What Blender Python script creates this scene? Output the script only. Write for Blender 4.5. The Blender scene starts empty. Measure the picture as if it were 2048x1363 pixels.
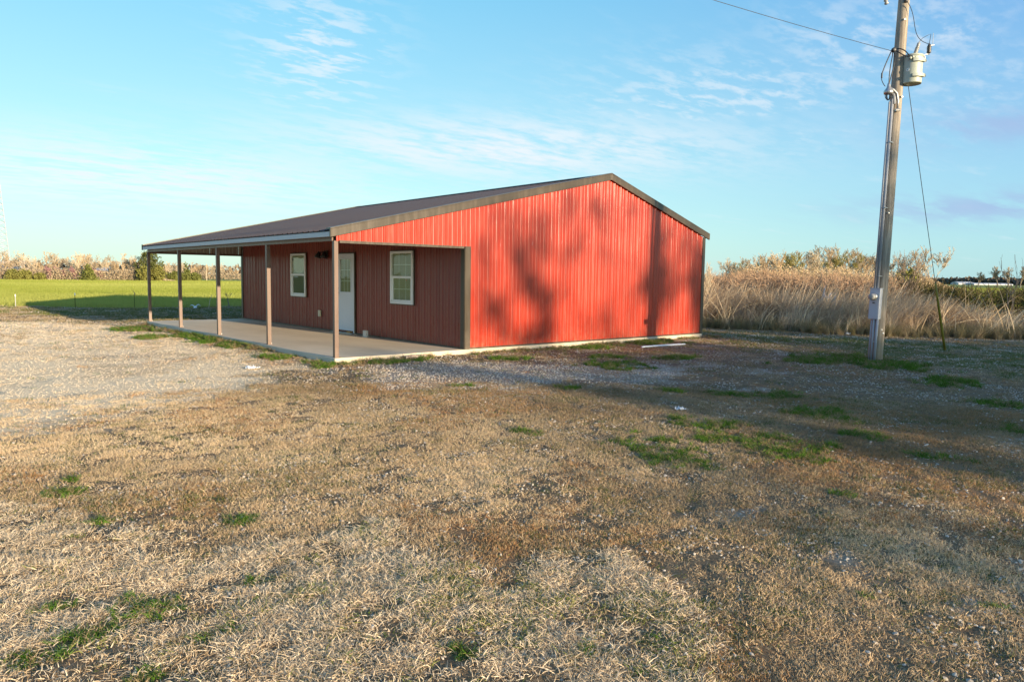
import bpy, math, random
import numpy as np
from mathutils import Vector, Matrix, Quaternion
sc = bpy.context.scene
COL = sc.collection
R = math.radians
# ------------------------------------------------------------------ camera
CAM = (-6.1225, -11.9929, 1.4930)
FW = Vector((0.65061508, 0.75443112, -0.08679694)); RT = Vector((0.75800842, -0.65209566, 0.01394572)); UP = Vector((0.04607882, 0.07486611, 0.99612841))
cd = bpy.data.cameras.new('camera'); cam = bpy.data.objects.new('camera', cd); COL.objects.link(cam)
cd.sensor_width = 36; cd.lens = 1460.05 / 2048 * 36; cd.clip_start = 0.05; cd.clip_end = 6000
cam.matrix_world = Matrix(((RT.x, UP.x, -FW.x, CAM[0]), (RT.y, UP.y, -FW.y, CAM[1]), (RT.z, UP.z, -FW.z, CAM[2]), (0, 0, 0, 1)))
sc.camera = cam
# ------------------------------------------------------------------ sun, sky, exposure
SUN_EL = R(8.3); SUN_AZ = R(4.5)                       # low evening sun, almost straight down the long side of the building
sun_to = Vector((-math.sin(SUN_AZ) * math.cos(SUN_EL), math.cos(SUN_AZ) * math.cos(SUN_EL), -math.sin(SUN_EL)))
sl = bpy.data.lights.new('sun', 'SUN'); sl.energy = 5.0; sl.angle = R(0.53); sl.color = (1.0, 0.80, 0.55)
so = bpy.data.objects.new('sun', sl); COL.objects.link(so); so.rotation_euler = sun_to.to_track_quat('-Z', 'Y').to_euler()
sc.view_settings.view_transform = 'Standard'; sc.view_settings.look = 'None'
sc.view_settings.exposure = 0.85; sc.view_settings.gamma = 1.0; sc.view_settings.use_curve_mapping = False

class NG:
    """small helper for building node graphs"""
    def __init__(s, tree): s.t = tree; s.n = tree.nodes; s.l = tree.links
    def new(s, typ, **kw):
        nd = s.n.new(typ)
        for k, v in kw.items(): setattr(nd, k, v)
        return nd
    def put(s, sock, v):
        if isinstance(v, bpy.types.NodeSocket): s.l.new(v, sock)
        elif v is not None:
            if isinstance(v, (tuple, list)) and len(v) == 3 and sock.type == 'RGBA': v = (*v, 1)
            sock.default_value = v
    def math(s, op, a, b=None, c=None, clamp=False):
        nd = s.new('ShaderNodeMath', operation=op, use_clamp=clamp)
        s.put(nd.inputs[0], a)
        if b is not None: s.put(nd.inputs[1], b)
        if c is not None: s.put(nd.inputs[2], c)
        return nd.outputs[0]
    def vmath(s, op, a, b=None, out=0):
        nd = s.new('ShaderNodeVectorMath', operation=op); s.put(nd.inputs[0], a)
        if b is not None: s.put(nd.inputs[1], b)
        return nd.outputs[out]
    def mix(s, f, a, b, mode='MIX'):
        nd = s.new('ShaderNodeMix', data_type='RGBA', blend_type=mode)
        s.put(nd.inputs[0], f); s.put(nd.inputs[6], a); s.put(nd.inputs[7], b)
        return nd.outputs[2]
    def noise(s, scale, vec=None, detail=3, rough=0.55, dist=0.0):
        nd = s.new('ShaderNodeTexNoise'); nd.inputs['Scale'].default_value = scale; nd.inputs['Detail'].default_value = detail
        nd.inputs['Roughness'].default_value = rough; nd.inputs['Distortion'].default_value = dist
        if vec is not None: s.l.new(vec, nd.inputs['Vector'])
        return nd.outputs[0]
    def ramp(s, f, lo, hi, a=0.0, b=1.0, smooth=True):
        nd = s.new('ShaderNodeMapRange', interpolation_type='SMOOTHSTEP' if smooth else 'LINEAR')
        s.put(nd.inputs[0], f); nd.inputs[1].default_value = lo; nd.inputs[2].default_value = hi
        nd.inputs[3].default_value = a; nd.inputs[4].default_value = b
        return nd.outputs[0]
    def scalevec(s, vec, sc_):
        nd = s.new('ShaderNodeMapping'); s.l.new(vec, nd.inputs[0]); nd.inputs['Scale'].default_value = sc_; return nd.outputs[0]

world = bpy.data.worlds.new('World'); sc.world = world; world.use_nodes = True
world.node_tree.nodes.clear(); g = NG(world.node_tree)
sky = g.new('ShaderNodeTexSky', sky_type='NISHITA'); sky.sun_disc = False
sky.sun_elevation = SUN_EL; sky.sun_rotation = math.pi - SUN_AZ; sky.altitude = 250; sky.air_density = 1.0; sky.dust_density = 0.8; sky.ozone_density = 1.5
tc = g.new('ShaderNodeTexCoord').outputs['Generated']
sep = g.new('ShaderNodeSeparateXYZ'); g.l.new(tc, sep.inputs[0]); dz = sep.outputs[2]
# high thin cloud laid on a plane far above: direction / height
den = g.math('MAXIMUM', g.math('ADD', dz, 0.07), 0.03)
pl = g.new('ShaderNodeCombineXYZ'); g.l.new(g.math('DIVIDE', sep.outputs[0], den), pl.inputs[0]); g.l.new(g.math('DIVIDE', sep.outputs[1], den), pl.inputs[1])
plv = pl.outputs[0]
def window(cx, cz, w, h):                               # soft patch of cloud round a bearing (degrees right of +Y) and elevation
    az = g.math('ARCTAN2', sep.outputs[0], sep.outputs[1])
    el = g.math('ARCSINE', dz)
    a = g.math('DIVIDE', g.math('SUBTRACT', az, R(cx)), R(w)); b = g.math('DIVIDE', g.math('SUBTRACT', el, R(cz)), R(h))
    r2 = g.math('ADD', g.math('MULTIPLY', a, a), g.math('MULTIPLY', b, b))
    return g.math('EXPONENT', g.math('MULTIPLY', r2, -1.0))
n_big = g.noise(0.9, plv, 4, 0.6, 0.4)
n_rip = g.noise(6.5, g.scalevec(plv, (1.0, 1.9, 1)), 5, 0.6, 0.15)
n_str = g.noise(1.7, g.scalevec(plv, (0.7, 2.0, 1)), 6, 0.58, 0.15)
SKYW = {}
w1 = window(26, 16.0, 4.6, 4.2)                         # small rippled patch, upper left
w2 = g.math('MAXIMUM', window(14, 6.6, 15, 2.4), window(40, 9.8, 17, 2.3))   # long band low left to centre
w3 = g.math('MAXIMUM', window(56, 12.5, 11, 3.4), window(68, 16, 8, 5))     # scattered puffs, right
w4 = g.math('MAXIMUM', window(74, 5.0, 8, 1.0), window(75, 10.2, 6, 1.3))     # lilac streaks, far right
c1 = g.math('MULTIPLY', w1, g.ramp(n_rip, 0.45, 0.62))
c2 = g.math('MULTIPLY', w2, g.ramp(g.math('ADD', g.math('MULTIPLY', n_str, .6), g.math('MULTIPLY', n_rip, .4)), 0.36, 0.60))
c3 = g.math('MULTIPLY', w3, g.math('MULTIPLY', g.ramp(n_rip, 0.42, 0.66), g.ramp(n_big, 0.3, 0.55)))
elsewhere = g.math('MULTIPLY', g.ramp(n_str, 0.56, 0.78), 0.22)
cl = g.math('MAXIMUM', g.math('MAXIMUM', g.math('MULTIPLY', c1, 0.65), g.math('MULTIPLY', c2, 0.95)), g.math('MAXIMUM', g.math('MULTIPLY', c3, 0.58), elsewhere))
cl = g.math('MULTIPLY', cl, g.ramp(dz, 0.0, 0.05))
c4 = g.math('MULTIPLY', g.math('MULTIPLY', w4, g.ramp(n_str, 0.34, 0.58)), 0.75)
az_ = g.math('ARCTAN2', sep.outputs[0], sep.outputs[1])
left = g.ramp(g.math('COSINE', g.math('SUBTRACT', az_, R(5))), 0.1, 1.0)          # the sky pales gradually toward the north-west
tinted = g.mix(1.0, sky.outputs[0], g.mix(left, (0.62, 0.90, 1.12), (0.95, 1.20, 1.15)), 'MULTIPLY')
hi = g.mix(left, (0.68, 1.55, 3.3), (0.80, 2.40, 3.5)); lo = g.mix(left, (1.75, 3.1, 3.5), (2.45, 3.45, 3.35))
grad = g.mix(g.ramp(dz, -.02, .36, smooth=False), lo, hi); grad = g.mix(g.ramp(dz, .36, .95), grad, (.50, 1.25, 2.9))
towards = g.math('COSINE', g.math('SUBTRACT', az_, math.pi-SUN_AZ))          # the evening glow round the sun stays as the sky model has it
base = g.mix(g.ramp(towards, -.1, .8, .74, .12), tinted, grad)
skyc = g.mix(cl, base, (3.3, 3.5, 3.7))
skyc = g.mix(c4, skyc, (1.45, 1.95, 3.0))
bg = g.new('ShaderNodeBackground'); g.l.new(skyc, bg.inputs[0]); bg.inputs[1].default_value = 0.15
wo = g.new('ShaderNodeOutputWorld'); g.l.new(bg.outputs[0], wo.inputs[0])

# ------------------------------------------------------------------ helpers
rnd = random.Random(7); rng = np.random.default_rng(11)
def tag(o, label=None, cat=None, group=None, kind=None):
    for k, v in (('label', label), ('category', cat), ('group', group), ('kind', kind)):
        if v: o[k] = v
    return o
def empty(name, loc, label, cat, group=None):
    o = bpy.data.objects.new(name, None); COL.objects.link(o); o.location = loc; o.empty_display_size = 0.2
    return tag(o, label, cat, group)
class MB:
    """collects geometry in world coordinates, builds one mesh object"""
    def __init__(s): s.v = []; s.f = []; s.smooth = False
    def quad(s, a, b, c, d): n = len(s.v); s.v += [tuple(a), tuple(b), tuple(c), tuple(d)]; s.f.append((n, n+1, n+2, n+3)); return s
    def box(s, x0, x1, y0, y1, z0, z1):
        n = len(s.v); s.v += [(x, y, z) for z in (z0, z1) for (x, y) in ((x0, y0), (x1, y0), (x1, y1), (x0, y1))]
        s.f += [tuple(n+i for i in q) for q in ((3, 2, 1, 0), (4, 5, 6, 7), (0, 1, 5, 4), (1, 2, 6, 5), (2, 3, 7, 6), (3, 0, 4, 7))]; return s
    def prism(s, pts, ext):                                # closed polygon pts extruded by vector ext
        n = len(s.v); k = len(pts); e = Vector(ext)
        s.v += [tuple(Vector(p)) for p in pts] + [tuple(Vector(p) + e) for p in pts]
        s.f.append(tuple(n+i for i in range(k))[::-1]); s.f.append(tuple(n+k+i for i in range(k)))
        s.f += [(n+i, n+(i+1) % k, n+k+(i+1) % k, n+k+i) for i in range(k)]; return s
    def tube(s, pts, rad, sides=8, cap=True):
        pts = [Vector(p) for p in pts]; k = len(pts); rads = rad if isinstance(rad, (list, tuple)) else [rad]*k
        n0 = len(s.v); ref = None
        for i, p in enumerate(pts):
            d = (pts[min(i+1, k-1)] - pts[max(i-1, 0)]).normalized()
            if ref is None: ref = d.orthogonal().normalized()
            ref = (ref - d * ref.dot(d)).normalized(); bi = d.cross(ref)
            for j in range(sides):
                a = 2*math.pi*j/sides; s.v.append(tuple(p + (ref*math.cos(a) + bi*math.sin(a))*rads[i]))
        for i in range(k-1):
            for j in range(sides):
                a = n0+i*sides+j; b = n0+i*sides+(j+1) % sides; s.f.append((a, b, b+sides, a+sides))
        if cap:
            s.f.append(tuple(n0+j for j in range(sides))[::-1]); s.f.append(tuple(n0+(k-1)*sides+j for j in range(sides)))
        return s
    def lathe(s, base, axis, prof, sides=20):              # prof: (radius, distance along axis)
        base = Vector(base); ax = Vector(axis).normalized()
        return s.tube_prof(base, ax, prof, sides)
    def tube_prof(s, base, ax, prof, sides):
        ref = ax.orthogonal().normalized(); bi = ax.cross(ref); n0 = len(s.v)
        for r_, h in prof:
            for j in range(sides):
                a = 2*math.pi*j/sides; s.v.append(tuple(base + ax*h + (ref*math.cos(a) + bi*math.sin(a))*r_))
        for i in range(len(prof)-1):
            for j in range(sides):
                a = n0+i*sides+j; b = n0+i*sides+(j+1) % sides; s.f.append((a, b, b+sides, a+sides))
        s.f.append(tuple(n0+j for j in range(sides))[::-1]); s.f.append(tuple(n0+(len(prof)-1)*sides+j for j in range(sides)))
        return s
    def build(s, name, mat, parent=None, smooth=False, bevel=0.0):
        me = bpy.data.meshes.new(name); off = Vector((0, 0, 0))
        if parent is not None:
            q = parent
            while q is not None: off += q.location; q = q.parent
        me.from_pydata([tuple(Vector(v) - off) for v in s.v], [], s.f); me.materials.append(mat)
        if smooth: me.polygons.foreach_set('use_smooth', [True]*len(me.polygons))
        me.update(); o = bpy.data.objects.new(name, me); COL.objects.link(o)
        if parent is not None: o.parent = parent
        if bevel:
            b = o.modifiers.new('bevel', 'BEVEL'); b.width = bevel; b.segments = 2; b.limit_method = 'ANGLE'
        return o
def nmesh(name, V, F, mat, smooth=False):
    me = bpy.data.meshes.new(name); V = np.asarray(V, dtype=np.float32); F = np.asarray(F, dtype=np.int32)
    me.vertices.add(len(V)); me.vertices.foreach_set('co', V.ravel())
    k = F.shape[1]; me.loops.add(F.size); me.loops.foreach_set('vertex_index', F.ravel())
    me.polygons.add(len(F)); me.polygons.foreach_set('loop_start', np.arange(0, F.size, k, dtype=np.int32))
    me.polygons.foreach_set('use_smooth', [smooth]*len(F))
    me.update(calc_edges=True); me.validate()
    if mat: me.materials.append(mat)
    return me
def link(name, me, parent=None):
    o = bpy.data.objects.new(name, me); COL.objects.link(o)
    if parent is not None: o.parent = parent
    return o
# numpy value noise
_T = np.random.default_rng(5).random((256, 256))
def vnoise(x, y):
    xi = np.floor(x).astype(int); yi = np.floor(y).astype(int); fx = x-xi; fy = y-yi
    fx = fx*fx*(3-2*fx); fy = fy*fy*(3-2*fy); a = _T[xi % 256, yi % 256]; b = _T[(xi+1) % 256, yi % 256]; c = _T[xi % 256, (yi+1) % 256]; d = _T[(xi+1) % 256, (yi+1) % 256]
    return (a*(1-fx)+b*fx)*(1-fy)+(c*(1-fx)+d*fx)*fy
def fbm(x, y, s, o=4, seed=0):
    r = 0; a = 1; t = 0
    for i in range(o):
        r = r + a*vnoise(x*s+seed*17.3+i*5.1, y*s+seed*9.7+i*3.3); t += a; a *= .55; s *= 2.03
    return r/t
def sst(a, b, x):
    t = np.clip((x-a)/(b-a), 0, 1); return t*t*(3-2*t)
def gz(x, y):                                              # terrain height
    x = np.asarray(x, float); y = np.asarray(y, float); dx = x-CAM[0]; dy = y-CAM[1]
    r = np.hypot(dx, dy)+1e-6; l = (dx*.758-dy*.652)/r; f = (dx*.652+dy*.758)/r
    front = sst(-.1, .3, f)
    return -0.10 - 0.85*sst(40, 210, r)*sst(.05, -.25, l)*front + 1.0*sst(120, 450, r)*sst(.1, .4, l)*front
def gz1(x, y): return float(gz(x, y))
def sdpoly(x, y, P):
    """signed distance to polygon, positive inside"""
    P = np.array(P, float); d = np.full(np.shape(x), 1e9); ins = np.zeros(np.shape(x), bool)
    for i in range(len(P)):
        a = P[i]; b = P[(i+1) % len(P)]; e = b-a; wx = x-a[0]; wy = y-a[1]
        t = np.clip((wx*e[0]+wy*e[1])/(e@e), 0, 1); d = np.minimum(d, np.hypot(wx-e[0]*t, wy-e[1]*t))
        c = (a[1] > y) != (b[1] > y)
        with np.errstate(divide='ignore', invalid='ignore'):
            ins ^= c & (x < (b[0]-a[0])*(y-a[1])/(b[1]-a[1]+1e-12)+a[0])
    return np.where(ins, d, -d)

# ------------------------------------------------------------------ materials
def mat(name):
    m = bpy.data.materials.new(name); m.use_nodes = True; m.node_tree.nodes.clear(); g = NG(m.node_tree)
    g.out = g.new('ShaderNodeOutputMaterial'); g.b = g.new('ShaderNodeBsdfPrincipled'); g.l.new(g.b.outputs[0], g.out.inputs[0])
    g.obj = None; g.tc = g.new('ShaderNodeTexCoord').outputs['Object']; g.m = m; return g
def simple(name, col, rough=0.6, metal=0.0, var=0.12, scale=6.0, bump=0.0, spec=0.5, dirt=None, dirt_amt=0.3):
    g = mat(name); n = g.noise(scale, g.tc, 5, 0.6)
    c = g.mix(n, tuple(x*(1-var) for x in col), tuple(min(1, x*(1+var)) for x in col))
    if dirt: c = g.mix(g.math('MULTIPLY', g.ramp(g.noise(scale*.35, g.tc, 6, .65), .5, .72), dirt_amt), c, dirt)
    g.put(g.b.inputs['Base Color'], c); g.put(g.b.inputs['Roughness'], g.ramp(n, .3, .7, rough*.85, min(1, rough*1.12)))
    g.b.inputs['Metallic'].default_value = metal; g.b.inputs['Specular IOR Level'].default_value = spec
    if bump:
        bp = g.new('ShaderNodeBump'); bp.inputs['Strength'].default_value = bump; bp.inputs['Distance'].default_value = .01
        g.l.new(g.noise(scale*6, g.tc, 4), bp.inputs['Height']); g.l.new(bp.outputs[0], g.b.inputs['Normal'])
    return g.m
def metal_paint(name, col, rough, dirt):
    """factory painted steel sheet: faint oil-canning, streaks of dust running down"""
    g = mat(name); v = g.scalevec(g.tc, (3.0, 3.0, .35)); streak = g.noise(4, v, 5, .6)
    c = g.mix(g.ramp(streak, .45, .8, 0, .22), col, dirt)
    sepn = g.new('ShaderNodeSeparateXYZ'); g.l.new(g.tc, sepn.inputs[0])
    low = g.math('MULTIPLY', g.ramp(sepn.outputs[2], .45, 0.0), g.ramp(g.noise(7, g.tc, 5, .7), .4, .75))
    c = g.mix(g.math('MULTIPLY', low, .5), c, dirt)
    g.put(g.b.inputs['Base Color'], c); g.put(g.b.inputs['Roughness'], g.ramp(streak, .3, .7, rough*.8, rough*1.25))
    g.b.inputs['Specular IOR Level'].default_value = .5
    bp = g.new('ShaderNodeBump'); bp.inputs['Strength'].default_value = .35; bp.inputs['Distance'].default_value = .012
    g.l.new(g.noise(1.6, g.scalevec(g.tc, (1.2, 1.2, .6)), 2), bp.inputs['Height']); g.l.new(bp.outputs[0], g.b.inputs['Normal'])
    return g.m
M = {}
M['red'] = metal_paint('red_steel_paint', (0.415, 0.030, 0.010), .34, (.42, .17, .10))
M['redporch_shade'] = metal_paint('red_paint_porch_shade', (0.235, 0.043, 0.027), .32, (.26, .12, .08))  # wall red made darker and duller: porch shade is put into the colour
M['roof'] = metal_paint('brown_roof_paint', (0.060, 0.046, 0.041), .42, (.16, .12, .10))
M['bronze'] = metal_paint('bronze_trim_paint', (0.068, 0.050, 0.032), .36, (.22, .17, .12))
M['galv'] = simple('galvanised_back', (.42, .38, .31), .45, .3, .08)
M['fascia'] = simple('pale_trim', (.42, .44, .46), .5, .1, .06)
M['brownpost'] = metal_paint('brown_post_paint', (0.155, 0.098, 0.072), .42, (.28, .19, .14))
M['white'] = simple('white_vinyl', (.86, .87, .86), .38, 0, .04, 4, dirt=(.5, .47, .42), dirt_amt=.15)
M['doorwhite'] = simple('white_door_paint', (.70, .74, .78), .45, 0, .04, 3, dirt=(.5, .5, .5), dirt_amt=.12)
M['blind'] = simple('blind_cream', (.62, .59, .44), .7, 0, .08)
M['paper'] = simple('pale_reflection', (.72, .70, .56), .6, 0, .1, 9)  # colour of the reflection painted into the first window
M['darkroom'] = simple('dark_room', (.05, .055, .05), .8)
M['black'] = simple('black_fitting', (.015, .014, .013), .4)
M['grey'] = simple('grey_enamel', (.50, .50, .52), .45, .1, .06, dirt=(.35, .33, .3), dirt_amt=.2)
M['trafo'] = simple('transformer_grey', (.44, .46, .38), .42, 0, .06, 5, dirt=(.30, .29, .24), dirt_amt=.35)
M['pvc'] = simple('grey_conduit', (.34, .35, .37), .5, 0, .06, dirt=(.3, .28, .25))
M['steel'] = simple('galvanised_steel', (.48, .47, .45), .4, .7, .1)
M['wire'] = simple('wire_black', (.02, .02, .022), .5)
M['rubberyellow'] = simple('yellow_green_guard', (.24, .20, .02), .5, 0, .12)
M['porcelain'] = simple('porcelain_grey', (.34, .33, .30), .25)
M['porcelaindark'] = simple('polymer_dark', (.06, .055, .05), .45)
M['cream'] = simple('cream_plastic', (.62, .56, .40), .5)
M['whiteplastic'] = simple('white_plastic', (.78, .80, .82), .5, 0, .04)
M['orange'] = simple('orange_plastic', (.62, .20, .08), .6)
M['tyre'] = simple('tyre_rubber', (.02, .02, .02), .8)
M['block'] = simple('pale_block', (.66, .62, .54), .8, 0, .12, 20, .5)
M['brickpale'] = simple('pale_brick', (.50, .38, .30), .85, 0, .14, 14, .5)
M['amber'] = simple('amber_wood', (.5, .26, .08), .6, 0, .15)
M['farwhite'] = simple('white_far_wall', (.52, .52, .52), .6)
M['farred'] = simple('red_lamp_housing', (.45, .12, .08), .5)
M['towermetal'] = simple('tower_metal', (.50, .50, .55), .5, .2)
def glassmat(name, tint, see):
    g = mat(name); gl = g.new('ShaderNodeBsdfGlossy'); gl.inputs['Roughness'].default_value = .03
    tr = g.new('ShaderNodeBsdfTransparent'); tr.inputs[0].default_value = (*tint, 1)
    fr = g.new('ShaderNodeFresnel'); fr.inputs[0].default_value = 1.5
    bp = g.new('ShaderNodeBump'); bp.inputs['Strength'].default_value = .12; bp.inputs['Distance'].default_value = .02; g.l.new(g.noise(3.5, g.tc, 1), bp.inputs['Height']); g.l.new(bp.outputs[0], gl.inputs[3] if False else gl.inputs['Normal'])
    bf = g.new('ShaderNodeNewGeometry').outputs['Backfacing']; f = g.math('MULTIPLY', g.math('MULTIPLY', fr.outputs[0], 1.2), g.math('SUBTRACT', 1.0, bf), clamp=True)
    mx = g.new('ShaderNodeMixShader'); g.l.new(f, mx.inputs[0]); g.l.new(tr.outputs[0], mx.inputs[1]); g.l.new(gl.outputs[0], mx.inputs[2]); g.l.new(mx.outputs[0], g.out.inputs[0]); return g.m
M['glass'] = glassmat('window_glass', (.86, .90, .84), .0)
def concrete():
    g = mat('concrete'); n1 = g.noise(1.1, g.scalevec(g.tc, (1, .5, 1)), 6, .65); n2 = g.noise(22, g.tc, 6, .7); n3 = g.noise(140, g.tc, 3)
    c = g.mix(g.ramp(n1, .35, .7), (.70, .57, .41), (.56, .45, .31)); c = g.mix(g.math('MULTIPLY', n2, .5), c, (.74, .62, .46))
    c = g.mix(g.ramp(n3, .62, .75, 0, .35), c, (.2, .17, .14))
    g.put(g.b.inputs['Base Color'], c); g.b.inputs['Roughness'].default_value = .85
    bp = g.new('ShaderNodeBump'); bp.inputs['Strength'].default_value = .4; bp.inputs['Distance'].default_value = .004; g.l.new(n2, bp.inputs['Height']); g.l.new(bp.outputs[0], g.b.inputs['Normal']); return g.m
M['concrete'] = concrete()
def polewood():
    g = mat('weathered_pole_wood'); v = g.scalevec(g.tc, (1, 1, .05)); n = g.noise(28, v, 6, .7); n2 = g.noise(2.2, g.scalevec(g.tc, (1, 1, .5)), 5, .6)
    c = g.mix(g.ramp(n, .35, .68), (.22, .18, .135), (.46, .39, .30)); c = g.mix(g.ramp(n2, .45, .75, 0, .6), c, (.27, .24, .21))
    sp = g.new('ShaderNodeSeparateXYZ'); g.l.new(g.tc, sp.inputs[0]); c = g.mix(g.ramp(sp.outputs[2], 1.2, 0, 0, .5), c, (.36, .24, .13))
    g.put(g.b.inputs['Base Color'], c); g.b.inputs['Roughness'].default_value = .85
    bp = g.new('ShaderNodeBump'); bp.inputs['Strength'].default_value = .7; bp.inputs['Distance'].default_value = .012; g.l.new(n, bp.inputs['Height']); g.l.new(bp.outputs[0], g.b.inputs['Normal']); return g.m
M['pole'] = polewood()
def leafmat(name, col=None, trans=.3, var=.3):
    """blades and leaves; colour from the instance when col is None"""
    g = mat(name)
    if col is None:
        at = g.new('ShaderNodeAttribute', attribute_type='INSTANCER', attribute_name='tint'); c = at.outputs['Color']
        n = g.noise(60, g.tc, 2); c = g.mix(1.0, c, g.mix(n, (.72, .72, .72), (1.25, 1.25, 1.25)), 'MULTIPLY')
    else:
        n = g.noise(.9, g.tc, 4, .7); n2 = g.noise(11, g.tc, 2)
        c = g.mix(g.ramp(g.math('ADD', g.math('MULTIPLY', n, .6), g.math('MULTIPLY', n2, .4)), .3, .7), tuple(x*(1-var) for x in col), tuple(x*(1+var) for x in col))
    d = g.new('ShaderNodeBsdfDiffuse'); t = g.new('ShaderNodeBsdfTranslucent'); g.l.new(c, d.inputs[0]); g.l.new(c, t.inputs[0])
    mx = g.new('ShaderNodeMixShader'); mx.inputs[0].default_value = trans; g.l.new(d.outputs[0], mx.inputs[1]); g.l.new(t.outputs[0], mx.inputs[2]); g.l.new(mx.outputs[0], g.out.inputs[0])
    return g.m
M['blade'] = leafmat('grass_blade', None, .25); M['thicket_leaf'] = leafmat('thicket_leaf', (.12, .125, .03), .2, .4)
def stonemat():
    g = mat('gravel_stone'); at = g.new('ShaderNodeAttribute', attribute_type='INSTANCER', attribute_name='tint')
    g.put(g.b.inputs['Base Color'], g.mix(1.0, at.outputs['Color'], g.mix(g.noise(50, g.tc, 3), (.75, .75, .75), (1.2, 1.2, 1.2)), 'MULTIPLY')); g.b.inputs['Roughness'].default_value = .9; return g.m
M['stone'] = stonemat()
for k, c, v in (('bark_tan', (.42, .32, .22), .25), ('bark_grey', (.25, .21, .175), .25), ('twig_tan', (.56, .42, .26), .3), ('twig_brown', (.45, .35, .23), .3), ('twig_olive', (.36, .31, .12), .3), ('twig_pale', (.62, .51, .36), .25),
                ('redbud', (.40, .22, .22), .3), ('blossom', (.62, .52, .42), .2), ('cedar', (.17, .18, .05), .35), ('cedar_dark', (.11, .12, .04), .35), ('shrub_green', (.22, .21, .06), .35), ('leaf_mid', (.07, .10, .03), .35),
                ('bramble', (.52, .34, .21), .3), ('thicket', (.13, .11, .05), .45), ('far_wood', (.16, .13, .10), .3)):
    M[k] = leafmat(k, c, .15, v)

# ------------------------------------------------------------------ ground regions (plan view, metres)
DRIVE = [(-5.4, -4.21), (-4.67, -3.6), (-3.74, -3.2), (-2.93, -2.25), (-1.7, -1.2), (-.7, -.2), (-.35, 2.85), (-.3, 5.7), (-.3, 8.9), (-.5, 11.9), (-1.2, 13.7), (-2.2, 15.2), (-6, 16.2), (-12, 17), (-40, 18), (-40, -9), (-12, -6)]
STRAW = [(-5.58, -6.06), (-5.15, -6.91), (-4.73, -7.69), (-4.12, -7.85), (-3.73, -7.92), (-3.72, -8.69), (-3.74, -9.2), (-3.37, -9.07), (-2.81, -9.22), (-3.02, -9.71), (-3.29, -10.14), (-3.62, -10.48), (-4.5, -12.5), (-9, -12), (-8.5, -7.5)]
GREYG = [(-.29, -.95), (2.29, -.5), (3.2, -2.6), (5.79, -3.75), (4.08, -4.6), (2.58, -4.9), (.69, -4.9), (-.39, -4.08), (-.69, -2.76)]
LAWNR = [(11.9, 4), (13.55, 1.66), (16.61, -6.29), (14, -12), (8.27, -8.42), (8.31, -7.28), (8.4, -5.26), (8.42, -3.23), (9.4, -1.5), (11.5, -.6)]
GRAVR = [(-1.37, -9.38), (-1.77, -9.94), (-1.75, -10.37), (-2.02, -10.67), (-2.35, -10.56), (-2.37, -10.23), (-2.3, -9.93)]
ORANGE = [(-3.46, -7.73), (-3.11, -8.41), (-3.04, -8.93), (-3.36, -8.98), (-3.54, -8.74), (-3.6, -8.26)]
STRIPL = [(-12, 33), (-2.2, 27.39), (2.45, 22.8), (9, 23.5), (9, 13), (.47, 14.0), (-.97, 17.79), (-2.92, 20.21), (-12, 23)]
BACKY = [(-.2, 13), (14, 13), (14, 24), (-.5, 23)]
FIELDP = [(-120, 90), (-30, 46), (-2.2, 27.4), (.2, 24.7), (2.6, 23.2), (7.1, 23.4), (20, 22.5), (34, 10), (42, -10), (60, -60), (1400, -900), (1400, 1400), (-900, 1400)]
GREEN = [(-.6, -7.87, .35, .4), (.28, -8.28, .36, .48), (.68, -7.38, .22, .35), (.18, -7.79, .15, .19), (2.36, -7.69, .37, .34), (2.15, -8.31, .14, .21), (1.13, -9.63, .11, .17), (-1.14, -6.4, .11, .17), (1.55, -8.68, .13, .2), (.86, -8.72, .1, .15), (.1, -8.84, .07, .11), (3.16, -9.64, .11, .16), (-.72, -9.58, .05, .06), (-5.17, -5.94, .14, .17), (-4.46, -7.34, .07, .1), (-4.71, -7.83, .06, .09), (-5.13, -6.87, .06, .06), (-5.22, -8.34, .11, .16), (-4.75, -8.41, .05, .06), (-5.5, -8.46, .13, .06), (-5.12, -8.8, .11, .06), (-5.69, -8.62, .08, .08), (-4.33, -9.64, .04, .06), (-3.86, -10.02, .05, .08), (-3.88, -10.18, .05, .05), (-1.82, -9.88, .07, .08), (-2.39, -10.45, .04, .05), (-2.04, -10.92, .05, .04), (-1.45, -10.53, .03, .04), (-1.36, -10.77, .03, .04), (-4.24, -8.16, .03, .06), (-5.39, -8.97, .06, .04), (-5.59, -8.07, .07, .04), (-3.64, -10.05, .04, .04),
         (-.42, 1.41, .24, .38), (-.26, .05, .22, .36), (-.13, 4.25, .3, .57), (-.3, 6.04, .3, .67), (-.3, 7.09, .3, .58), (-.9, 9.94, .41, .52), (-1.22, 7.24, .24, .39), (8.38, -.5, .63, .4), (6.15, -.5, .71, .3), (4.09, -3.08, .46, .39), (1.3, -4.47, .13, .19), (2.25, -5.72, .14, .18), (.2, -3.51, .15, .15), (2.76, -6.36, .21, .22), (3.35, -6.78, .28, .22), (8.17, -6.31, .56, .48), (6.85, -7.77, .48, .36), (5., -8.98, .26, .2), (8.37, -4.96, .82, .47), (1.0, -.42, .5, .2), (5.0, -2.2, .3, .25), (6.2, -3.0, .4, .2), (3.1, -1.2, .35, .2)]
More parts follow.
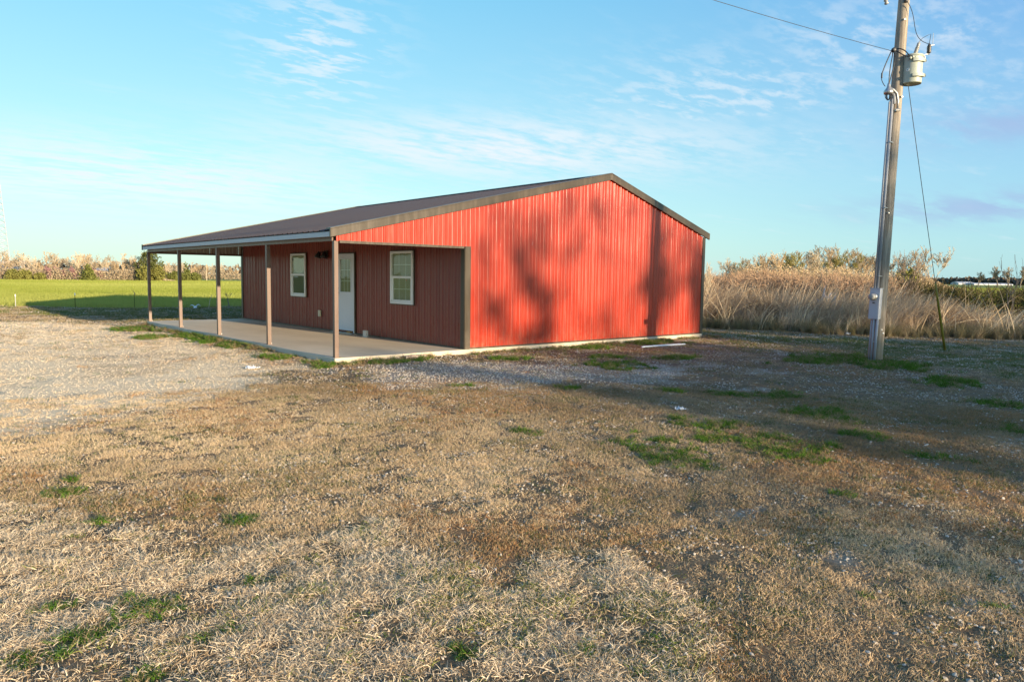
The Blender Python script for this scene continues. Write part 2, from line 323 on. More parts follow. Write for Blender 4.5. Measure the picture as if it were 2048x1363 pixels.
def regions(x, y):
    n = fbm(x, y, .9, 4, 1)-.5; n2 = fbm(x, y, 3.1, 3, 2)-.5; n3 = fbm(x, y, .35, 3, 3); n4 = fbm(x, y, 7.5, 2, 8)-.5
    drive = sst(-.5, .7, sdpoly(x, y, DRIVE)+n*2.2+n2*.8)
    straw = sst(-.12, .15, sdpoly(x, y, STRAW)+n*.5+n2*.3)
    grav = sst(-.3, .5, sdpoly(x, y, GREYG)+n*2.4+n2*1.2)*.9
    grav = np.maximum(grav, sst(-.10, .25, sdpoly(x, y, GRAVR)+n2*.9+n*.4)*.6)
    spots = sst(.60, .68, fbm(x, y, 1.7, 4, 7))*sst(.45, .6, fbm(x, y, .5, 2, 9)); grav = np.maximum(grav, spots*.8)
    lawn = sst(-1, 1.5, sdpoly(x, y, LAWNR)+n*3)*(.35+.65*sst(.42, .58, fbm(x, y, 1.1, 3, 4)))
    lawn = np.maximum(lawn, sst(-1, 1.2, sdpoly(x, y, STRIPL)+n*3)*.9*sst(.28, .5, fbm(x, y, .6, 3, 5)))
    lawn = np.maximum(lawn, sst(-1, 1, sdpoly(x, y, BACKY))*.6)
    green = np.zeros(np.shape(x))
    for (a, b, rx, ry) in GREEN: green = np.maximum(green, sst(1.35, .35, np.hypot((x-a)/rx, (y-b)/ry)-n2*2.6-n4*1.6))
    orange = np.maximum(sst(-.15, .2, sdpoly(x, y, ORANGE)+n2*.7), sst(.56, .70, fbm(x, y, .8, 4, 12))*.6)
    field = sst(-.4, .4, sdpoly(x, y, FIELDP)+n2*1.2)
    grav = grav*(1-green); drive = drive*(1-.7*green)
    return dict(drive=drive, straw=straw*(1-green*.7), grav=grav*(1-straw), lawn=lawn, green=green, orange=orange*(1-straw), field=field)

# ------------------------------------------------------------------ ground sheet
def ground_material():
    g = mat('yard_ground')
    pos = g.new('ShaderNodeNewGeometry').outputs['Position']
    a1 = g.new('ShaderNodeVertexColor', layer_name='cover_a'); a2 = g.new('ShaderNodeVertexColor', layer_name='cover_b')
    s1 = g.new('ShaderNodeSeparateColor'); g.l.new(a1.outputs[0], s1.inputs[0]); s2 = g.new('ShaderNodeSeparateColor'); g.l.new(a2.outputs[0], s2.inputs[0])
    nf = g.noise(55, pos, 5, .7); nm = g.noise(9, pos, 5, .65); nl = g.noise(1.3, pos, 4, .6)
    vor = g.new('ShaderNodeTexVoronoi'); vor.inputs['Scale'].default_value = 42; g.l.new(pos, vor.inputs['Vector'])
    base = g.mix(g.ramp(nm, .3, .7), (.20, .14, .08), (.115, .08, .048)); base = g.mix(g.ramp(nf, .4, .75, 0, .6), base, (.36, .26, .155))
    drv = g.mix(g.ramp(nl, .3, .7), (.90, .68, .42), (.80, .58, .34)); drv = g.mix(g.ramp(nf, .4, .75, 0, .55), drv, (.86, .69, .45)); drv = g.mix(g.ramp(vor.outputs['Distance'], .25, .05, 0, .3), drv, (.40, .34, .27))
    drv = g.mix(g.ramp(nm, .52, .75, 0, .45), drv, (.36, .26, .16))
    grv = g.mix(vor.outputs['Color'], (.27, .22, .165), (.44, .375, .29)); grv = g.mix(g.ramp(nm, .5, .7, 0, .6), grv, (.24, .18, .12))
    lwn = g.mix(g.ramp(nm, .35, .65), (.10, .12, .035), (.19, .15, .075))
    fld = g.mix(g.ramp(g.noise(.12, pos, 4), .3, .7), (.23, .26, .055), (.30, .31, .09))
    org = (.30, .15, .062)
    c = g.mix(s1.outputs[0], base, drv); c = g.mix(s1.outputs[1], c, grv); c = g.mix(g.math('MULTIPLY', s2.outputs[1], .5), c, org)
    c = g.mix(s1.outputs[2], c, lwn); c = g.mix(g.math('MULTIPLY', s2.outputs[0], .8), c, (.07, .10, .025)); c = g.mix(s2.outputs[2], c, fld)
    g.put(g.b.inputs['Base Color'], c); g.b.inputs['Roughness'].default_value = .95; g.b.inputs['Specular IOR Level'].default_value = .15
    bp = g.new('ShaderNodeBump'); bp.inputs['Strength'].default_value = .8; bp.inputs['Distance'].default_value = .02
    g.l.new(g.math('ADD', g.math('MULTIPLY', nf, .6), g.math('MULTIPLY', nm, .7)), bp.inputs['Height']); g.l.new(bp.outputs[0], g.b.inputs['Normal'])
    return g.m
def build_ground():
    yaw = math.atan2(FW.x, FW.y)
    da = np.concatenate([np.linspace(-40, 40, 330), np.linspace(44, 316, 69)]); A = np.radians(da)+yaw
    rad = np.concatenate([[.05, .6, 1.2], np.geomspace(1.7, 60, 250), np.geomspace(64, 2600, 40)])
    AA, RR = np.meshgrid(A, rad); X = CAM[0]+RR*np.sin(AA); Y = CAM[1]+RR*np.cos(AA)
    m = regions(X, Y); Z = gz(X, Y) + (fbm(X, Y, 1.2, 4, 21)-.5)*.05*sst(60, 20, RR) + m['straw']*.012 - m['drive']*.012
    Z += (fbm(X, Y, 9, 2, 22)-.5)*.018*sst(14, 5, RR)
    nr, na = X.shape; V = np.stack([X, Y, Z], -1).reshape(-1, 3)
    i = np.arange((nr-1)*na); r = i//na; a = i % na; a2 = (a+1) % na
    F = np.stack([r*na+a, r*na+a2, (r+1)*na+a2, (r+1)*na+a], -1)[:, ::-1]
    me = nmesh('ground', V, F, ground_material(), True)
    for nm, ks in (('cover_a', ('drive', 'grav', 'lawn')), ('cover_b', ('green', 'orange', 'field'))):
        ca = me.color_attributes.new(nm, 'FLOAT_COLOR', 'POINT'); c = np.ones((len(V), 4), np.float32)
        for j, k in enumerate(ks): c[:, j] = np.clip(m[k].ravel(), 0, 1)
        ca.data.foreach_set('color', c.ravel())
    tag(link('ground', me), kind='structure')
build_ground()

# ------------------------------------------------------------------ the building
P_, W_, L_ = 2.935, 11.16, 12.19; HB = 2.095
def roofz(x):                                             # underside line of the rake trim
    return 2.165+(3.845-2.165)*(x+.05)/(7.24+.05) if x < 7.24 else 3.845-(3.845-2.66)*(x-7.24)/(W_-7.24)
bld = empty('metal_building', (P_, 0, 0), 'red ribbed metal building with brown roof and open porch on a concrete slab', 'building')
MB().box(-.02, W_+.02, -.055, L_+.03, -.45, 0).build('concrete_slab', M['concrete'], bld, bevel=.012)
PITCH = .2286
def profile(u0, u1):
    """rib pattern: (u, outward offset) from u0 to u1, panels share the same pitch"""
    pts = [(u0, 0.0)]; k0 = math.floor(u0/PITCH)-1; k1 = math.ceil(u1/PITCH)+1
    for k in range(k0, k1):
        c = (k+.5)*PITCH
        for du, o in ((-.038, 0), (-.032, .002), (-.017, .0172), (-.011, .020), (.011, .020), (.017, .0172), (.032, .002), (.038, 0), (PITCH/2-.022, 0), (PITCH/2-.018, .0015), (PITCH/2-.010, .0085), (PITCH/2+.010, .0085), (PITCH/2+.018, .0015), (PITCH/2+.022, 0)):
            if u0+1e-4 < c+du < u1-1e-4: pts.append((c+du, o))
    pts.append((u1, 0.0)); return pts
def wall_panel(name, u0, u1, place, zb, zt, m, parent, th=.0):
    pr = profile(u0, u1); b = MB()
    us = [p for p in pr]
    for i in range(len(us)-1):
        (a, oa), (c, oc) = us[i], us[i+1]
        b.quad(place(a, oa, zb(a)), place(c, oc, zb(c)), place(c, oc, zt(c)), place(a, oa, zt(a)))
    return b.build(name, m, parent)
def split(u0, u1, w=.9144):
    k = []; u = u0
    while u < u1-1e-3:
        k.append((u, min(u+w-.003, u1))); u += w
    return k
gable = lambda u, o, z: (u, -.004-o, z)
for i, (a, b) in enumerate(split(0.05, P_)):                # header over the porch opening
    wall_panel('header_panel', a, b, gable, lambda u: HB, lambda u: roofz(u), M['red'], bld)
for a, b in split(P_+.003, W_): wall_panel('wall_panel', a, b, gable, lambda u: .02, lambda u: roofz(u), M['red'], bld)
porchw = lambda u, o, z: (P_-.004-o, u, z)
for a, b in split(0.004, L_): wall_panel('wall_panel', a, b, porchw, lambda u: .02, lambda u: 2.86, M['redporch_shade'], bld)
rightw = lambda u, o, z: (W_+.004+o, u, z)
for a, b in split(0.0, L_): wall_panel('wall_panel', a, b, rightw, lambda u: .02, lambda u: 2.62, M['red'], bld)
backw = lambda u, o, z: (u, L_+.004+o, z)
for a, b in split(P_, W_): wall_panel('wall_panel', a, b, backw, lambda u: .02, lambda u: roofz(u), M['red'], bld)
for a, b in split(0.05, P_-.02): wall_panel('header_panel', a, b, lambda u, o, z: (u, L_-.03-o*.6, z), lambda u: HB, lambda u: roofz(u), M['galv'], bld)
# roof sheets run from eave to ridge
sl_ = (3.845-2.165)/7.29
def roofsheet(u0, u1, side):
    def pl_(u, o, t):
        if side == 0: x = -.10+(7.24+.10)*t; z = 2.165+.115+sl_*(x+.05)
        else: x = 7.24+(W_+.16-7.24)*t; z = 3.845+.115-(3.845-2.66)*(x-7.24)/(W_-7.24)
        return (x, u, z+o)
    b = MB(); pr = profile(u0, u1)
    for i in range(len(pr)-1):
        (a, oa), (c, oc) = pr[i], pr[i+1]
        b.quad(pl_(a, oa, 0), pl_(a, oa, 1), pl_(c, oc, 1), pl_(c, oc, 0))
    return b.build('roof_panel', M['roof'], bld)
for side in (0, 1):
    for a, b in split(-.06, L_+.06): roofsheet(a, b, side)
# roof deck and purlins under the sheets
def slab_roof(x0, x1, za, zb_, name, m, y0=-.0, y1=L_, t=.05):
    return MB().prism([(x0, y0, za-t), (x1, y0, zb_-t), (x1, y0, zb_), (x0, y0, za)], (0, y1-y0, 0)).build(name, m, bld)
slab_roof(-.02, 7.24, 2.165+.10+sl_*.03, 3.845+.10, 'roof_deck', M['galv'], .06, L_-.06, .02)
for i in range(3):
    x = .85+i*.9; z = roofz(x)+.05
    MB().box(x-.02, x+.02, .05, L_-.06, z-.09, z).build('purlin', M['galv'], bld)
# eave strip along the porch
MB().box(-.085, -.06, -.05, L_+.06, 2.165, 2.255).build('eave_trim', M['fascia'], bld, bevel=.004)
MB().box(.015, .095, .1, L_-.1, 2.10, 2.19).build('porch_beam', M['brownpost'], bld)
# rake trims, front and back
def rake(y, sgn, nm):
    t = .14
    a = [(-.10, roofz(-.10)), (7.24, roofz(7.24)), (7.24, roofz(7.24)+t), (-.10, roofz(-.10)+t)]
    c = [(7.24, roofz(7.24)), (W_+.19, roofz(W_+.19)), (W_+.19, roofz(W_+.19)+t), (7.24, roofz(7.24)+t)]
    for q in (a, c):
        MB().prism([(x, y, z) for x, z in q], (0, .045*sgn, 0)).build(nm, M['bronze'], bld, bevel=.004)
        (x0, z0), (x1, z1) = q[3], q[2]
        MB().prism([(x0, y+.045*sgn, z0+.002), (x1, y+.045*sgn, z1+.002), (x1, y+.045*sgn, z1+.026), (x0, y+.045*sgn, z0+.026)], (0, -.17*sgn, 0)).build('rake_cap', M['bronze'], bld)
rake(-.035, -1, 'rake_trim'); rake(L_+.035, 1, 'rake_trim')
MB().prism([(7.04, -.09, 3.955), (7.24, -.09, 4.005), (7.44, -.09, 3.945), (7.24, -.09, 3.985)], (0, L_+.18, 0)).build('ridge_cap', M['roof'], bld)
MB().box(.10, P_-.06, -.040, .02, HB-.035, HB+.012).build('header_trim', M['bronze'], bld)
MB().box(.10, P_-.02, L_-.06, L_+.01, HB-.04, HB+.01).build('header_trim', M['brownpost'], bld)
MB().box(P_-.035, P_+.105, -.042, -.028, .005, HB+.012).build('corner_trim', M['bronze'], bld)
MB().box(P_-.042, P_-.026, -.026, .10, .005, HB-.037).build('corner_trim', M['bronze'], bld)
MB().box(W_-.075, W_+.045, -.042, -.027, .005, roofz(W_)).build('corner_trim', M['bronze'], bld)
MB().box(W_+.030, W_+.046, -.026, .09, .005, 2.62).build('corner_trim', M['bronze'], bld)
MB().box(P_-.045, P_-.027, L_-.09, L_+.03, .005, 2.4).build('corner_trim', M['bronze'], bld)
MB().box(P_+.105, W_-.075, -.036, -.024, .002, .034).build('base_trim', M['bronze'], bld)
MB().box(P_-.038, P_-.026, .10, L_-.09, .002, .034).build('base_trim', M['bronze'], bld)
for i in range(5):                                        # porch posts
    y = .05+i*(L_-.10)/4
    b = MB().box(.015, .095, y-.04, y+.04, .006, 2.10)
    po = b.build('porch_post', M['brownpost'], bld, bevel=.004)
    MB().box(.010, .130, y-.045, y+.045, 0.001, .007).build('foot_plate', M['brownpost'], po)
    MB().tube([(.118, y+.02, .006), (.118, y+.02, .03)], .009, 6).build('anchor_bolt', M['steel'], po)
# windows
def window_unit(y0, y1, z0, z1, kind):
    xf = P_-.045; t = .05; root = MB(); zm = z0+(z1-z0)*.505
    for (a, b, c, d) in ((y0, y1, z0, z0+t), (y0, y1, z1-t, z1), (y0, y0+t, z0+t, z1-t), (y1-t, y1, z0+t, z1-t)): root.box(xf-.045, xf+.01, a, b, c, d)
    w = root.build('window', M['white'], bld, bevel=.004)
    MB().box(xf-.040, xf+.004, y0+t, y1-t, zm-.022, zm+.03).build('meeting_rail', M['white'], w, bevel=.003)
    s = MB(); ts = .045                                   # lower sash frame
    for (a, b, c, d) in ((y0+t, y1-t, z0+t, z0+t+ts), (y0+t, y0+t+ts, z0+t+ts, zm-.022), (y1-t-ts, y1-t, z0+t+ts, zm-.022)): s.box(xf-.028, xf+.006, a, b, c, d)
    s.build('sash', M['white'], w, bevel=.003)
    tr = MB()
    for (a, b, c, d) in ((y0-.02, y1+.02, z0-.022, z0-.001), (y0-.02, y1+.02, z1+.001, z1+.025), (y0-.022, y0-.001, z0-.001, z1), (y1+.001, y1+.022, z0, z1)): tr.box(xf-.012, xf+.012, a, b, c, d)
    tr.build('window_trim', M['bronze'], w)
    MB().box(xf-.006, xf-.002, y0+t, y1-t, zm+.03, z1-t).build('pane', M['glass'], w)
    MB().box(xf-.004, xf-.000, y0+t+ts, y1-t-ts, z0+t+ts, zm-.022).build('pane', M['glass'], w)
    MB().box(xf+.0105, xf+.012, y0+t, y1-t, z0+t, z1-t).build('dark_backing', M['darkroom'], w)
    bl = MB()
    def slats(za, zb_):
        z = za
        while z < zb_: bl.box(xf+.003, xf+.0095, y0+t+.012, y1-t-.012, z, z+.017); z += .022
    if kind == 2:
        slats(z0+t+.03, z1-t-.005)
        gr = MB()
        for za, zb_ in ((zm+.03, z1-t), (z0+t+ts, zm-.022)):
            for k in (1, 2):
                yy = y0+t+(y1-y0-2*t)*k/3; gr.box(xf-.0005 if za > zm else xf+.0006, xf+.0022, yy-.008, yy+.008, za, zb_)
            zz = (za+zb_)/2; gr.box(xf-.0007 if za > zm else xf+.0004, xf+.0020, y0+t, y1-t, zz-.008, zz+.008)
        gr.build('muntin', M['white'], w)
        lk = MB().box(xf-.05, xf-.03, (y0+y1)/2-.03, (y0+y1)/2+.03, z0+t+.03, z0+t+.045).build('sash_lift', M['white'], w)
        tg = MB().box(xf-.010, xf-.007, y0+.28, y0+.31, zm-.075, zm-.045).build('sticker', M['orange'], w)
    else:
        slats(zm, z1-t-.005)
        disc = MB(); cy = (y0+y1)/2; cz = zm+.30; n = 28  # pale disc standing in for a round reflection on the glass
        disc.prism([(xf+.0022, cy+.37*math.cos(2*math.pi*k/n), min(z1-t-.03, max(zm+.035, cz+.27*math.sin(2*math.pi*k/n)))) for k in range(n)], (.0008, 0, 0))
        disc.build('pale_round_reflection', M['paper'], w)
        sc_ = MB().box(xf+.0055, xf+.009, y0+t+ts+.005, y1-t-ts-.005, z0+t+ts, zm-.03).build('insect_screen', M['screen'], w)
    bl.build('blind', M['blind'], w)
M['screen'] = simple('dark_screen', (.085, .10, .085), .8)
window_unit(7.31, 8.265, .87, 2.075, 1)
window_unit(1.85, 2.79, .85, 2.05, 2)
# door with nine-lite glass
def door_unit():
    y0, y1, z0, z1 = 4.61, 5.50, .075, 1.985; xf = P_-.028
    fr = MB()
    for (a, b, c, d) in ((y0-.05, y0-.004, .03, z1+.045), (y1+.004, y1+.05, .03, z1+.045), (y0-.004, y1+.004, z1+.004, z1+.045)): fr.box(xf-.035, xf+.01, a, b, c, d)
    fr.build('door_frame', M['doorwhite'], bld, bevel=.003)
    t = MB()
    for (a, b, c, d) in ((y0-.078, y0-.052, .03, z1+.075), (y1+.052, y1+.078, .03, z1+.075), (y0-.052, y1+.052, z1+.047, z1+.075)): t.box(xf-.03, xf+.012, a, b, c, d)
    t.build('door_trim', M['bronze'], bld)
    gy0, gy1, gz0, gz1 = 4.74, 5.30, 1.06, 1.90
    leaf = MB()
    for (a, b, c, d) in ((y0, gy0, z0, z1), (gy1, y1, z0, z1), (gy0, gy1, z0, gz0), (gy0, gy1, gz1, z1)): leaf.box(xf-.022, xf+.008, a, b, c, d)
    d_ = leaf.build('door', M['doorwhite'], bld)
    m = MB()
    for (a, b, c, d) in ((gy0-.03, gy1+.03, gz0-.03, gz0+.004), (gy0-.03, gy1+.03, gz1-.004, gz1+.03), (gy0-.03, gy0+.004, gz0+.004, gz1-.004), (gy1-.004, gy1+.03, gz0+.004, gz1-.004)): m.box(xf-.032, xf-.0225, a, b, c, d)
    m.build('glass_surround', M['doorwhite'], d_, bevel=.004)
    gm = MB()
    for k in (1, 2):
        yy = gy0+(gy1-gy0)*k/3; gm.box(xf-.0075, xf-.0045, yy-.009, yy+.009, gz0, gz1)
        zz = gz0+(gz1-gz0)*k/3; gm.box(xf-.0078, xf-.0042, gy0, gy1, zz-.009, zz+.009)
    gm.build('muntin', M['white'], d_)
    MB().box(xf-.012, xf-.009, gy0, gy1, gz0, gz1).build('pane', M['glass'], d_)
    MB().box(xf+.003, xf+.005, gy0, gy1, gz0, gz1).build('door_blind', M['curtain'], d_)
    h = MB().lathe((xf-.022, 5.42, 1.03), (-1, 0, 0), [(.032, 0), (.032, .008), (.012, .012), (.012, .035), (.027, .045), (.03, .06), (.022, .072)], 16).build('door_knob', M['black'], d_, True)
    MB().lathe((xf-.022, 5.42, 1.15), (-1, 0, 0), [(.032, 0), (.032, .012), (.026, .02)], 16).build('deadbolt', M['black'], d_, True)
    MB().box(P_-.16, P_-.005, y0-.08, y1+.08, .002, .028).build('threshold', M['steel'], bld, bevel=.004)
    MB().box(P_-.115, P_-.05, 4.70, 4.86, .029, .062).build('door_sweep_block', M['amber'], bld)
M['curtain'] = simple('door_curtain', (.40, .37, .26), .7, 0, .25, 5)
door_unit()
# porch light
def porch_light():
    y = 6.08; z = 1.97; x = P_-.03
    b = MB().box(x-.025, x, y-.08, y+.08, z-.03, z+.16).tube([(x-.02, y, z+.07), (x-.10, y, z+.13), (x-.17, y, z+.10)], .012, 8)
    b.build('light_bracket', M['black'], bld)
    for dy in (-.16, .16):
        s = MB().tube([(x-.09, y, z+.09), (x-.12, y+dy*.6, z+.12), (x-.14, y+dy, z+.08)], .010, 6)
        s.lathe((x-.14, y+dy, z+.13), (-.25, dy*.6, -1), [(.03, 0), (.045, .03), (.085, .13), (.092, .17)], 16).build('lamp_head', M['black'], bld, True)
porch_light()
MB().box(P_-.075, P_-.026, 6.44, 6.56, .36, .53).build('outlet_cover', M['cream'], bld, bevel=.008)

# loose things round the building
o = MB().box(2.66, 2.72, 3.58, 3.74, .0, .165).build('paving_block', M['block'], None, bevel=.006); tag(o, 'pale square paving block propped upright on the porch beside the door', 'block')
def hollow_brick():
    b = MB(); x0, x1, y0, y1, z0 = 1.38, 1.86, -.21, -.10, -.115
    t = .014; h = .085
    for (a, c) in ((0, t), (.0355, .0355+t), (h-t, h)): b.box(x0, x1, y0, y1, z0+a, z0+c)
    for (a, c) in ((y0, y0+t), (y1-t, y1)): b.box(x0+.001, x1-.001, a+.0005, c-.0005, z0+.001, z0+h-.001)
    o = b.build('hollow_block', M['brickpale'], None); tag(o, 'flat pale hollow block lying against the porch slab edge', 'block')
hollow_brick()
o = MB().tube([(7.14, -1.21, -.072), (7.9, -1.24, -.068), (8.68, -1.30, -.074)], .02, 10).build('plastic_pipe', M['whiteplastic']); tag(o, 'thin white pipe lying on the grass before the red wall', 'pipe')
def scrap(name, loc, size, mt, label, cat, seed, flat=.35):
    r = random.Random(seed); b = MB(); n = 9; grid = [[Vector((loc[0]+(i/(n-1)-.5)*size[0]+r.uniform(-.1, .1)*size[0], loc[1]+(j/(n-1)-.5)*size[1]+r.uniform(-.1, .1)*size[1], loc[2]+abs(r.gauss(0, 1))*size[2]*flat)) for j in range(n)] for i in range(n)]
    for i in range(n-1):
        for j in range(n-1):
            if (i in (0, n-2) or j in (0, n-2)) and r.random() < .45: continue
            b.quad(grid[i][j], grid[i+1][j], grid[i+1][j+1], grid[i][j+1])
    o = b.build(name, mt, None, True); s = o.modifiers.new('thick', 'SOLIDIFY'); s.thickness = .006; tag(o, label, cat); return o
scrap('plastic_scrap', (-1.43, .16, -.10), (.24, .10, .05), M['whiteplastic'], 'crumpled white scrap on the pale gravel before the porch', 'litter', 2)
scrap('paper_scrap', (1.2, -6.67, -.085), (.12, .08, .05), M['whiteplastic'], 'small torn white scrap lying in the shaded yard grass', 'litter', 3)
def bag(x, y):
    b = MB(); z = gz1(x, y)
    for sgn in (-1, 1):
        pts = []
        for k in range(7):
            t = k/6; pts.append(Vector((x+sgn*t*.24*.76, y-sgn*t*.24*.65, z+.05+.13*math.sin(t*2.6)*(1 if sgn > 0 else .8))))
        for k in range(6):
            w0 = .06*(1-k/7); w1 = .06*(1-(k+1)/7); up = Vector((.1, .1, 1))
            b.quad(pts[k]-up*w0, pts[k+1]-up*w1, pts[k+1]+up*w1*.3, pts[k]+up*w0*.3)
    b.lathe((x, y, z), (0, 0, 1), [(.07, 0), (.08, .03), (.04, .09), (.01, .11)], 10)
    o = b.build('plastic_bag', M['whiteplastic'], None, True); s = o.modifiers.new('thick', 'SOLIDIFY'); s.thickness = .01
    tag(o, 'white plastic bag with a raised flap caught on the grass behind the porch', 'bag')
bag(4.58, 22.4)

# ------------------------------------------------------------------ utility pole and its gear
PB = Vector((9.48, -5.48, -.10)); RV = Vector((.75729, -.65308, 0)); TW = Vector((-.65308, -.75729, 0))
def PL(off, z, tw=0.0): return PB + RV*off + TW*tw + Vector((0, 0, z-PB.z))
def axis_off(z): return .17*(z+.1)/7.2+.0
pole = empty('utility_pole', PB, 'weathered leaning wooden utility pole standing in the grass right of the building', 'utility pole')
b = MB(); zs = [-.35, .1, .8, 2, 3.5, 5, 6, 7.2, 8.4]
b.tube([PL(axis_off(z), z) for z in zs], [.150, .142, .136, .130, .122, .113, .108, .102, .096], 20); b.build('shaft', M['pole'], pole, True)
for z, a in ((.45, .06), (.52, .02), (2.9, -.03), (5.2, .05), (6.7, -.02)):
    MB().lathe(PL(axis_off(z)+a, z, .10), TW, [(.020, 0), (.020, .035), (.008, .037)], 8).build('bolt', M['steel'], pole)
# cutout hardware at the top, half in frame
MB().tube([PL(-.02, 7.12, .10), PL(-.16, 7.14, .14), PL(-.24, 7.10, .16)], .018, 8).build('cutout_bracket', M['steel'], pole)
MB().lathe(PL(-.25, 6.96, .16), (RV*-.25+Vector((0, 0, 1))).normalized(), [(.02, 0), (.045, .02), (.025, .05), (.045, .08), (.025, .11), (.045, .14), (.02, .2), (.015, .5)], 12).build('fuse_cutout', M['porcelain'], pole, True)
MB().lathe(PL(.12, 7.06, .08), RV, [(.03, 0), (.05, .02), (.05, .05), (.03, .08)], 12).build('insulator', M['porcelaindark'], pole, True)
# service mast of the meter: weatherhead lives with the meter thing
mt = empty('electric_meter', PL(-.14, -.1, .12), 'grey electric meter box with conduits strapped to the front of the utility pole', 'electric meter')
def obox(name, c, w, h, d, m, parent, yaw=0.0, bevel=.006):
    """box at c (centre), width w along the turned RV, height h, depth d"""
    a = RV.copy(); a.rotate(Quaternion((0, 0, 1), yaw)); t = Vector((a.y, -a.x, 0)); b = MB(); up = Vector((.0, 0, 1))
    lean = RV*.02
    pts = [c+a*(sx*w/2)+t*(sy*d/2)-(up+lean)*(h/2) for sx, sy in ((-1, -1), (1, -1), (1, 1), (-1, 1))]
    b.prism(pts, (up+lean)*h); return b.build(name, m, parent, bevel=bevel)
K0 = PL(-.112, .745, .25); BX, BY, BH = .125, .200, .62           # near corner of the box; faces square to the building
def lean(z): return RV*(.022*(z-.745))
MB().prism([K0, K0+Vector((BX, 0, 0)), K0+Vector((BX, BY, 0)), K0+Vector((0, BY, 0))], Vector((0, 0, BH))+RV*.018).build('meter_box', M['grey'], mt, bevel=.006)
MB().prism([K0+Vector((-.004, .02, .03)), K0+Vector((-.004, BY-.02, .03)), K0+Vector((.001, BY-.02, .03)), K0+Vector((.001, .02, .03))], Vector((0, 0, BH-.30))+RV*.009).build('meter_cover', M['grey'], mt)
MF = K0+Vector((.006, BY*.55, BH*.74))
MB().lathe(MF, (-1, 0, 0), [(.074, 0), (.078, .02), (.066, .03), (.062, .035)], 20).build('meter_ring', M['steel'], mt, True)
MB().lathe(MF+Vector((-.036, 0, 0)), (-1, 0, 0), [(.064, 0), (.064, .07), (.056, .095), (.03, .102)], 20).build('meter_glass', M['porcelain'], mt, True)
MB().box(MF.x-.045, MF.x-.008, MF.y-.03, MF.y+.0, MF.z-.135, MF.z-.115).build('hasp', M['black'], mt)
MB().prism([K0+Vector((-.008, -.006, BH))+RV*.018, K0+Vector((BX+.006, -.006, BH))+RV*.018, K0+Vector((BX+.006, BY+.006, BH))+RV*.018, K0+Vector((-.008, BY+.006, BH))+RV*.018], (0, 0, .012)).build('box_top', M['grey'], mt)
for off, z0_, z1_, r_, tw in ((-.115, 1.36, 5.15, .030, .13), (-.165, 1.36, 5.1, .018, .12), (-.10, -.13, .78, .027, .20), (-.150, -.13, .78, .022, .16), (-.185, -.13, .78, .012, .13)):
    MB().tube([PL(off-.015+axis_off(z)*.95, z, tw) for z in (z0_, (z0_+z1_)/2, z1_)], r_, 12).build('conduit', M['pvc'], mt, True)
for z in (.28, 1.62, 3.0, 4.3):
    MB().box(*[v for p in ((PL(-.13+axis_off(z), z, .155).x-.06, PL(-.13+axis_off(z), z, .155).x+.10), (PL(-.13+axis_off(z), z, .155).y-.03, PL(-.13+axis_off(z), z, .155).y+.0), (z-.010, z+.010)) for v in p]).build('strap', M['steel'], mt)
# bent mast top and weatherhead
MB().tube([PL(.085, 4.93, .16), PL(.08, 5.10, .17), PL(.045, 5.25, .18), PL(-.03, 5.32, .18), PL(-.10, 5.36, .18)], .022, 10).build('mast_elbow', M['steel'], mt, True)
MB().tube([PL(.045, 4.93, .165), PL(.135, 4.93, .165)], .028, 8).build('mast_clamp', M['steel'], mt)
MB().tube([PL(.02, 5.05, .13), PL(.02, 5.20, .13), PL(-.01, 5.31, .13), PL(-.07, 5.28, .13)], .045, 10).build('conduit_bend', M['pvc'], mt, True)
MB().lathe(PL(-.125, 5.45, .18), (.0, 0, -1), [(.022, 0), (.034, .05), (.04, .09), (.075, .14), (.092, .17), (.085, .215), (.06, .22)], 14).build('weatherhead', M['steel'], mt, True)
for k in range(6):
    a = k*math.pi/3; q = PL(-.125, 5.235, .18)
    MB().tube([q+Vector((.06*math.cos(a), .06*math.sin(a), 0)), q+Vector((.05*math.cos(a), .05*math.sin(a), -.07)), q+Vector((.012*math.cos(a), .012*math.sin(a), -.12))], .008, 5).build('guard_bar', M['black'], mt)
# transformer
tr = empty('transformer', PL(.37, 5.45, .05), 'grey green cylindrical transformer hung on the right side of the utility pole', 'transformer')
TC = PL(.365, 5.45, .10)
MB().lathe(TC, (0, 0, 1), [(.168, .012), (.175, .0), (.178, .02), (.182, .50), (.184, .52)], 36).build('tank', M['trafo'], tr, True)
MB().lathe(TC, (0, 0, 1), [(.186, .515), (.194, .52), (.194, .548), (.17, .562), (.06, .575), (.02, .577)], 36).build('lid', M['trafo'], tr, True)
for z in (.14, .43):
    b = MB(); n = 10; a0 = math.atan2(TW.y, TW.x)
    ring = [(Vector((math.cos(a0+k*1.1/n), math.sin(a0+k*1.1/n), 0))) for k in range(-n//3, n)]
    for k in range(len(ring)-1):
        for (za, zb_, ra, rb) in ((z-.03, z+.03, .225, .225), (z+.03, z+.03, .225, .18), (z-.03, z-.03, .18, .225)):
            b.quad(TC+ring[k]*ra+Vector((0, 0, za)), TC+ring[k+1]*ra+Vector((0, 0, za)), TC+ring[k+1]*rb+Vector((0, 0, zb_)), TC+ring[k]*rb+Vector((0, 0, zb_)))
    e = ring[-1]; b.tube([TC+e*.18+Vector((0, 0, z)), TC+e*.24+Vector((0, 0, z+.01))], .03, 6)
    b.build('hanger_band', M['trafo'], tr)
MB().lathe(TC+Vector((0, 0, .25))+(TW*.6-RV*.8).normalized()*.181, (TW*.6-RV*.8), [(.030, 0), (.030, .004)], 14).build('white_mark', M['whiteplastic'], tr)
